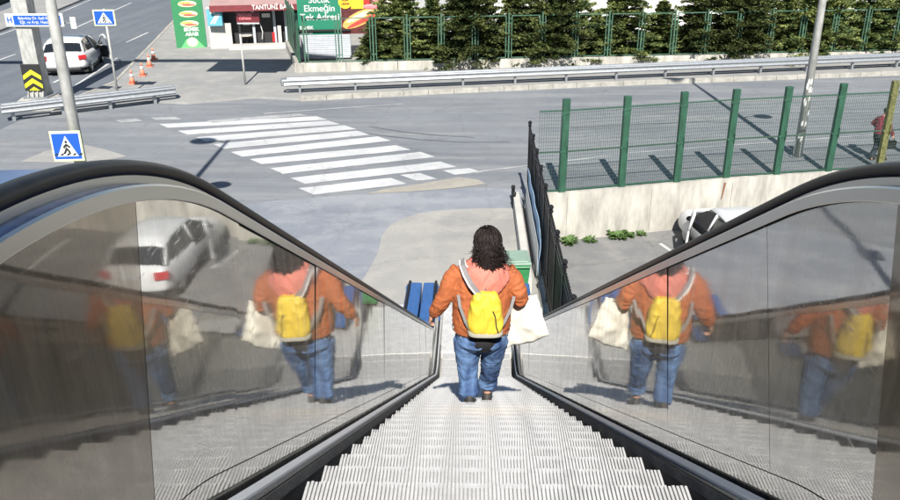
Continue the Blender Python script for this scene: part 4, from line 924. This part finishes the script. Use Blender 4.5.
for i in range(na + 1):
    a = pi + pi * (i / na) * 1.0
    for j in range(nb + 1):
        t = j / nb; bulge = sin(t * pi) ** .8
        rx = lerp(.085, .20, t); ry = lerp(.06, .172, t); z = lerp(1.40, 1.115 + .16 * abs(cos(a)) ** 1.6, t) + .02 * bulge
        V.append((.03 + cos(a) * rx, .0 + sin(a) * (ry + .055 * bulge), z))
n_ = nb + 1
F = [(i * n_ + j, i * n_ + j + 1, (i + 1) * n_ + j + 1, (i + 1) * n_ + j) for i in range(na) for j in range(nb)]
m.add(V, F); hd = m.build('hood', hood_m, jk, smooth=True); q = hd.modifiers.new('s', 'SOLIDIFY'); q.thickness = .03; q.offset = 0
dg = bpy.context.evaluated_depsgraph_get(); me_ = bpy.data.meshes.new_from_object(hd.evaluated_get(dg)); hd.modifiers.clear(); hd.data = me_
remesh(hd, .009, 3, wrinkle(.007, 9, (1.6, 1, .8)))
m = MB(); m.tube([(-.14, .015, 1.37), (-.12, -.075, 1.35), (.0, -.10, 1.33), (.12, -.08, 1.35), (.17, .015, 1.37)], .006, 6); m.build('hood_seam', white_piping, jk)
m = MB(); m.rings([(.0, -.01, .775, .238, .184), (.0, -.01, .80, .240, .186)], 28, cap=False); m.build('hem_band', jacket_m, jk, smooth=True)
m = MB(); m.rings([(.0, -.005, .735, .214, .155), (0, -.005, .79, .224, .166)], 28); m.build('white_shirt_hem', white_piping, person)
# jeans
m = MB()
m.rings([(0, 0, .60, .165, .13), (0, -.012, .66, .213, .165), (0, -.012, .72, .212, .162), (0, -.005, .78, .198, .145)], 24)
m.tube([(-.108, -.01, .67), (-.112, -.005, .56), (-.112, .01, .42), (-.106, -.0, .30), (-.098, -.03, .22), (-.094, -.05, .175), (-.092, -.05, .16)], [(.106, .120), (.094, .108), (.080, .09), (.070, .078), (.070, .078), (.076, .088), (.074, .086)], 18)
m.tube([(.105, -.01, .67), (.10, .03, .55), (.09, .09, .40), (.080, .16, .24), (.070, .21, .17), (.064, .23, .10), (.062, .235, .07)], [(.106, .120), (.094, .104), (.080, .09), (.070, .078), (.068, .076), (.072, .084), (.070, .082)], 18)
je = m.build('jeans', jeans_m, person); remesh(je, .009, 3, wrinkle(.0055, 9, (1.1, 1, 1.5)))
m = MB(); m.rings([(.01, -.045, .635, .13, .13), (.01, -.045, .79, .16, .15)], 20); bb = m.build('black_inner_layer', black_cloth, person, smooth=True)
for (sx_, sy_, sz_), tilt_, mt, slm in (((-.092, -.165, .088), -20, shoe_m, sole_m), ((.060, .150, -.125), -14, shoe_m, dark_plastic)):
    m = MB(); m.rings([(0, .14, .022, .046, .138), (0, .138, .045, .047, .135), (0, .085, .075, .042, .088), (0, .062, .10, .040, .060), (0, .058, .14, .038, .050)], 18)
    sh = m.build('shoe', mt, person, smooth=True, loc=(sx_, sy_, sz_)); sh.rotation_euler.x = R(tilt_)
    m = MB(); m.rings([(0, .14, .0, .046, .142), (0, .14, .024, .050, .147)], 18); m.build('sole', slm, sh)
# hair: cap plus windblown wavy locks
m = MB(); m.ball((.045, .045, 1.515), (.106, .125, .120), 18, 12); m.ball((.055, -.04, 1.42), (.108, .075, .12), 16, 10); m.ball((.085, -.045, 1.36), (.075, .055, .09), 12, 8); m.ball((.04, -.05, 1.34), (.075, .05, .08), 12, 8)
hr = m.build('hair', hair_m, person); remesh(hr, .006, 2, lambda c: .014 * noise.noise(Vector((c.x * 38, c.y * 38, c.z * 10))) + .010 * noise.noise(Vector((c.x * 14, c.y * 14, c.z * 11))))
rnd = random.Random(5); lk = MB()
for i in range(900):
    a = rnd.uniform(pi * .92, pi * 2.08); st_ = Vector((.045 + cos(a) * .09 * rnd.uniform(.4, 1), .03 + sin(a) * .105, 1.56 - rnd.uniform(0, .12)))
    L = rnd.uniform(.06, .19); k = 8; wv = rnd.uniform(0, 6); drift = rnd.uniform(-.03, .04) + max(0, cos(a)) * .02; P = []
    for j in range(k):
        t = j / (k - 1); P.append((st_.x + (cos(a) * .028 + drift) * t + .022 * sin(wv + t * 11) * t ** .5, st_.y - .045 * sin(t * 2.2) + .01 * cos(wv + t * 8) - .02, st_.z - L * t))
    r0 = rnd.uniform(.0025, .0055); lk.tube(P, [r0 * (1 - .75 * (j / (k - 1)) ** 2) for j in range(k)], 4, False)
for i in range(260):   # messy crown locks
    a = rnd.uniform(0, 2 * pi); e = rnd.uniform(.1, 1.35); L = rnd.uniform(.06, .15); P = []; ph = rnd.uniform(0, 6)
    for j in range(6):
        t = j / 5; ee = e - t * L / .12; rr = 1.02 + .05 * sin(ph + t * 4) * t
        P.append((.045 + cos(a + .5 * t * sin(ph)) * cos(ee) * .110 * rr, .045 + sin(a + .5 * t * sin(ph)) * cos(ee) * .128 * rr, 1.515 + sin(ee) * .124 * rr))
    lk.tube(P, [.0045 * (1 - .7 * j / 5) for j in range(6)], 4, False)
for i in range(60):   # strands lifted by the wind to the right
    st_ = Vector((.12, .0 + rnd.uniform(-.05, .03), 1.44 - rnd.uniform(0, .12))); L = rnd.uniform(.05, .16); ph = rnd.uniform(0, 6); P = []
    for j in range(6): t = j / 5; P.append((st_.x + L * t, st_.y + .02 * sin(ph + t * 4), st_.z + .018 * sin(ph + t * 5) - .035 * t * t + rnd.uniform(-.003, .003)))
    lk.tube(P, [.0032 * (1 - .8 * j / 5) for j in range(6)], 4, False)
for i in range(14):
    P = [(.03 + rnd.uniform(-.02, .02), .03, 1.62), (.03 + rnd.uniform(-.03, .03), .02, 1.645), (.03 + rnd.uniform(-.05, .05), .0, 1.65)]; lk.tube(P, [.004, .003, .001], 4, False)
lk.build('hair_locks', hair_m, hr, smooth=True)
# face details
for sx in (-1, 1): mm = MB(); mm.ball((.045 + sx * .032, .164, 1.522), (.010, .005, .006), 8, 6); mm.build('eye', black_cloth, person)
# backpack
bpk = thing('backpack', 'yellow backpack with grey base worn on the back of the orange jacket', 'backpack', (.03, 5.79, base(6.10) + .83))
def rbox(m, c, d, n=5, taper=.75):
    x, y, z = d[0] / 2, d[1] / 2, d[2]
    rr = []
    for k in range(n * 2 + 1):
        t = k / (n * 2); w = 1 - (abs(t * 2 - 1) ** 5) * .3; tp = lerp(1, taper, max(0, t - .25) / .75)
        rr.append((c[0], c[1], c[2] + z * t, x * w * tp, y * w * lerp(1, .8, t)))
    V = []; N = 28
    for cx, cy, cz, rx, ry in rr:
        for k in range(N):
            a = 2 * pi * k / N; ca, sa = cos(a), sin(a); V.append((cx + rx * abs(ca) ** .55 * (1 if ca > 0 else -1), cy + ry * abs(sa) ** .7 * (1 if sa > 0 else -1), cz))
    m.add(V, [(i * N + k, i * N + (k + 1) % N, (i + 1) * N + (k + 1) % N, (i + 1) * N + k) for i in range(len(rr) - 1) for k in range(N)] + [tuple(range(N)), tuple((len(rr) - 1) * N + k for k in range(N))])
m = MB(); rbox(m, (0, 0, 0), (.285, .15, .365)); bk = m.build('bag_body', yellow_cloth, bpk); remesh(bk, .008, 3, wrinkle(.006, 10, (2.0, 1, .7)))
m = MB(); rbox(m, (0, 0, -.012), (.280, .152, .05), 4, 1); m.build('grey_base', grey_cloth, bpk, smooth=True)
m = MB(); m.tube([(.055, -.073, .235), (.075, -.078, .19), (.085, -.078, .10), (.10, -.074, .05)], .0045, 6); m.build('zip', black_cloth, bpk)
m = MB(); m.tube([(-.03, .05, .36), (.0, .0, .39), (.03, .05, .36)], .007, 6); m.build('grab_loop', grey_strap, bpk)
def band(m, pts, w, th, nrm):
    pts = [Vector(p) for p in pts]; V = []
    for i, p in enumerate(pts):
        t = (pts[min(i + 1, len(pts) - 1)] - pts[max(i - 1, 0)]).normalized(); b_ = t.cross(Vector(nrm)).normalized(); c_ = b_.cross(t)
        V += [p + b_ * w + c_ * th, p - b_ * w + c_ * th, p - b_ * w - c_ * th, p + b_ * w - c_ * th]
    m.add(V, [(i * 4 + j, i * 4 + (j + 1) % 4, (i + 1) * 4 + (j + 1) % 4, (i + 1) * 4 + j) for i in range(len(pts) - 1) for j in range(4)])
sp_ = [(-.185, .20, .555), (-.18, .10, .545), (-.155, .04, .50), (-.11, -.005, .43), (-.05, -.02, .355)]
m = MB(); band(m, sp_, .019, .004, (-.2, -1, .2)); m.build('strap', grey_strap, bpk)
m = MB(); band(m, [(x - .018, y - .004, z - .012) for x, y, z in sp_], .005, .006, (-.2, -1, .2)); m.build('strap_edge', white_piping, bpk)
m = MB(); band(m, [(-.215, .08, .30), (-.20, .03, .22), (-.155, .0, .10), (-.12, .0, .03)], .012, .004, (-.2, -1, .2)); m.build('lower_strap', grey_strap, bpk)
m = MB(); band(m, [(.225, .10, .28), (.20, .05, .20), (.15, .01, .10), (.11, .0, .03)], .012, .004, (.2, -1, .2)); m.build('lower_strap', grey_strap, bpk)
# tote bag
tg = thing('tote_bag', 'cream cotton tote bag held in the right hand, blown outward', 'bag', (.335, 6.08, base(6.10) + .52))
m = MB(); nx, nz = 16, 18; V = []; cor = [(-.13, .0), (.23, .14), (.12, .50), (-.085, .455)]    # BL, BR, TR, TL (x,z)
for f in (0, 1):
    for j in range(nz + 1):
        for i in range(nx + 1):
            u, v = i / nx, j / nz; a = Vector(cor[0]).lerp(Vector(cor[1]), u); b_ = Vector(cor[3]).lerp(Vector(cor[2]), u); p = a.lerp(b_, v)
            th = .045 * sin(pi * u) ** .6 * sin(pi * (v * .85 + .02)) ** .5 * (1 if f else -1)
            wr = .022 * noise.noise(Vector((u * 5 + v * 4, v * 3 - u * 2, f * 5))) ; sag = .012 * sin(u * 9 + v * 4) * (1 - v)
            V.append((p.x + .012 * noise.noise(Vector((v * 7, u, 3))), th + wr + .02 * sin(u * 5 + v * 3), p.y + sag))
n_ = nx + 1; o_ = n_ * (nz + 1)
F = [(j * n_ + i, j * n_ + i + 1, (j + 1) * n_ + i + 1, (j + 1) * n_ + i) for j in range(nz) for i in range(nx)]
F += [tuple(o_ + k for k in f[::-1]) for f in F]
F += [(i, i + 1, o_ + i + 1, o_ + i) for i in range(nx)] + [(j * n_, (j + 1) * n_, o_ + (j + 1) * n_, o_ + j * n_) for j in range(nz)] + [(j * n_ + nx, (j + 1) * n_ + nx, o_ + (j + 1) * n_ + nx, o_ + j * n_ + nx) for j in range(nz)]
m.add(V, F); m.build('bag_cloth', tote_m, tg, smooth=True)
for yy in (-.01, .02): m = MB(); band(m, [(-.03, yy, .46), (.0, yy, .485), (.04, .035, .465), (.055, yy, .48), (.07, yy, .49)], .011, .003, (0, -1, .2)); m.build('handle', tote_m, tg)

# walker behind the fence
m = MB()
m.rings([(0, 0, .80, .15, .12), (0, .0, .95, .16, .13), (0, .03, 1.15, .19, .13), (0, .05, 1.3, .19, .12), (0, .06, 1.38, .09, .08), (0, .07, 1.47, .05, .055)], 14); m.ball((.02, .10, 1.56), (.085, .1, .115), 14, 10)
m.tube([(-.17, .05, 1.3), (-.34, .05, 1.12), (-.28, .22, 1.0)], [.055, .045, .032], 8); m.tube([(.17, .05, 1.3), (.30, .03, 1.05), (.34, .16, .86)], [.055, .045, .032], 8)
m.tube([(-.09, 0, .85), (-.11, .12, .46), (-.1, -.05, .06)], [.1, .07, .05], 10); m.tube([(.09, 0, .85), (.10, .15, .46), (.11, .2, .06)], [.1, .07, .05], 10)
m.tube([(-.1, -.08, .04), (-.1, .14, .04)], .045, 8); m.tube([(.11, .17, .04), (.11, .39, .04)], .045, 8)
hand(m, (-.28, .22, 1.0), (.2, .7, -.3), (.2, -.2, -.8), (1, 0, 0), 1, .7); hand(m, (.34, .16, .86), (.1, .2, -1), (-1, 0, 0), (0, 1, 0), 1, 1.1)
wk = m.build('person', skin, loc=(12.62, 25.55, .0), rz=R(-60)); remesh(wk, .009, 2); tag(wk, 'person in maroon jacket and black cap walking on the road behind the fence', 'person')
m = MB(); m.rings([(0, 0, .86, .20, .16), (0, .01, 1.0, .20, .165), (0, .03, 1.18, .22, .16), (0, .05, 1.32, .21, .14), (0, .06, 1.42, .1, .1)], 18)
m.tube([(-.16, .05, 1.31), (-.34, .05, 1.12), (-.29, .2, 1.01)], [.085, .07, .055], 10); m.tube([(.16, .05, 1.31), (.30, .03, 1.05), (.33, .14, .89)], [.085, .07, .055], 10); jk2 = m.build('jacket', maroon_j, wk); remesh(jk2, .013, 3, wrinkle(.006))
m = MB(); m.rings([(0, 0, .74, .16, .13), (0, 0, .88, .19, .15)], 16); m.tube([(-.09, 0, .84), (-.11, .12, .46), (-.1, -.05, .08)], [.12, .095, .08], 12); m.tube([(.09, 0, .84), (.10, .15, .46), (.11, .2, .08)], [.12, .095, .08], 12); tr2 = m.build('trousers', dark_tr, wk); remesh(tr2, .013, 2)
m = MB(); m.ball((.02, .09, 1.60), (.10, .12, .085), 14, 8); m.rings([(.02, .20, 1.585, .075, .09), (.02, .20, 1.60, .075, .09)], 12); m.build('cap', black_cloth, wk, smooth=True)
for x, y_ in ((-.1, .03), (.11, .28)): m = MB(); m.rings([(x, y_, .0, .055, .15), (x, y_, .06, .05, .14), (x, y_ - .04, .11, .04, .08)], 12); m.build('shoe', shoe_m, wk, smooth=True)
hb = thing('handbag', 'black handbag carried by the walker behind the fence', 'bag', (12.93, 25.38, .42)); m = MB(); m.box((0, 0, .14), (.30, .12, .27)); m.build('bag_body', black_cloth, hb, bevel=.02); m = MB(); m.tube([(-.09, 0, .27), (-.04, 0, .42), (.04, 0, .42), (.09, 0, .27)], .01, 6); m.build('handle', black_cloth, hb)
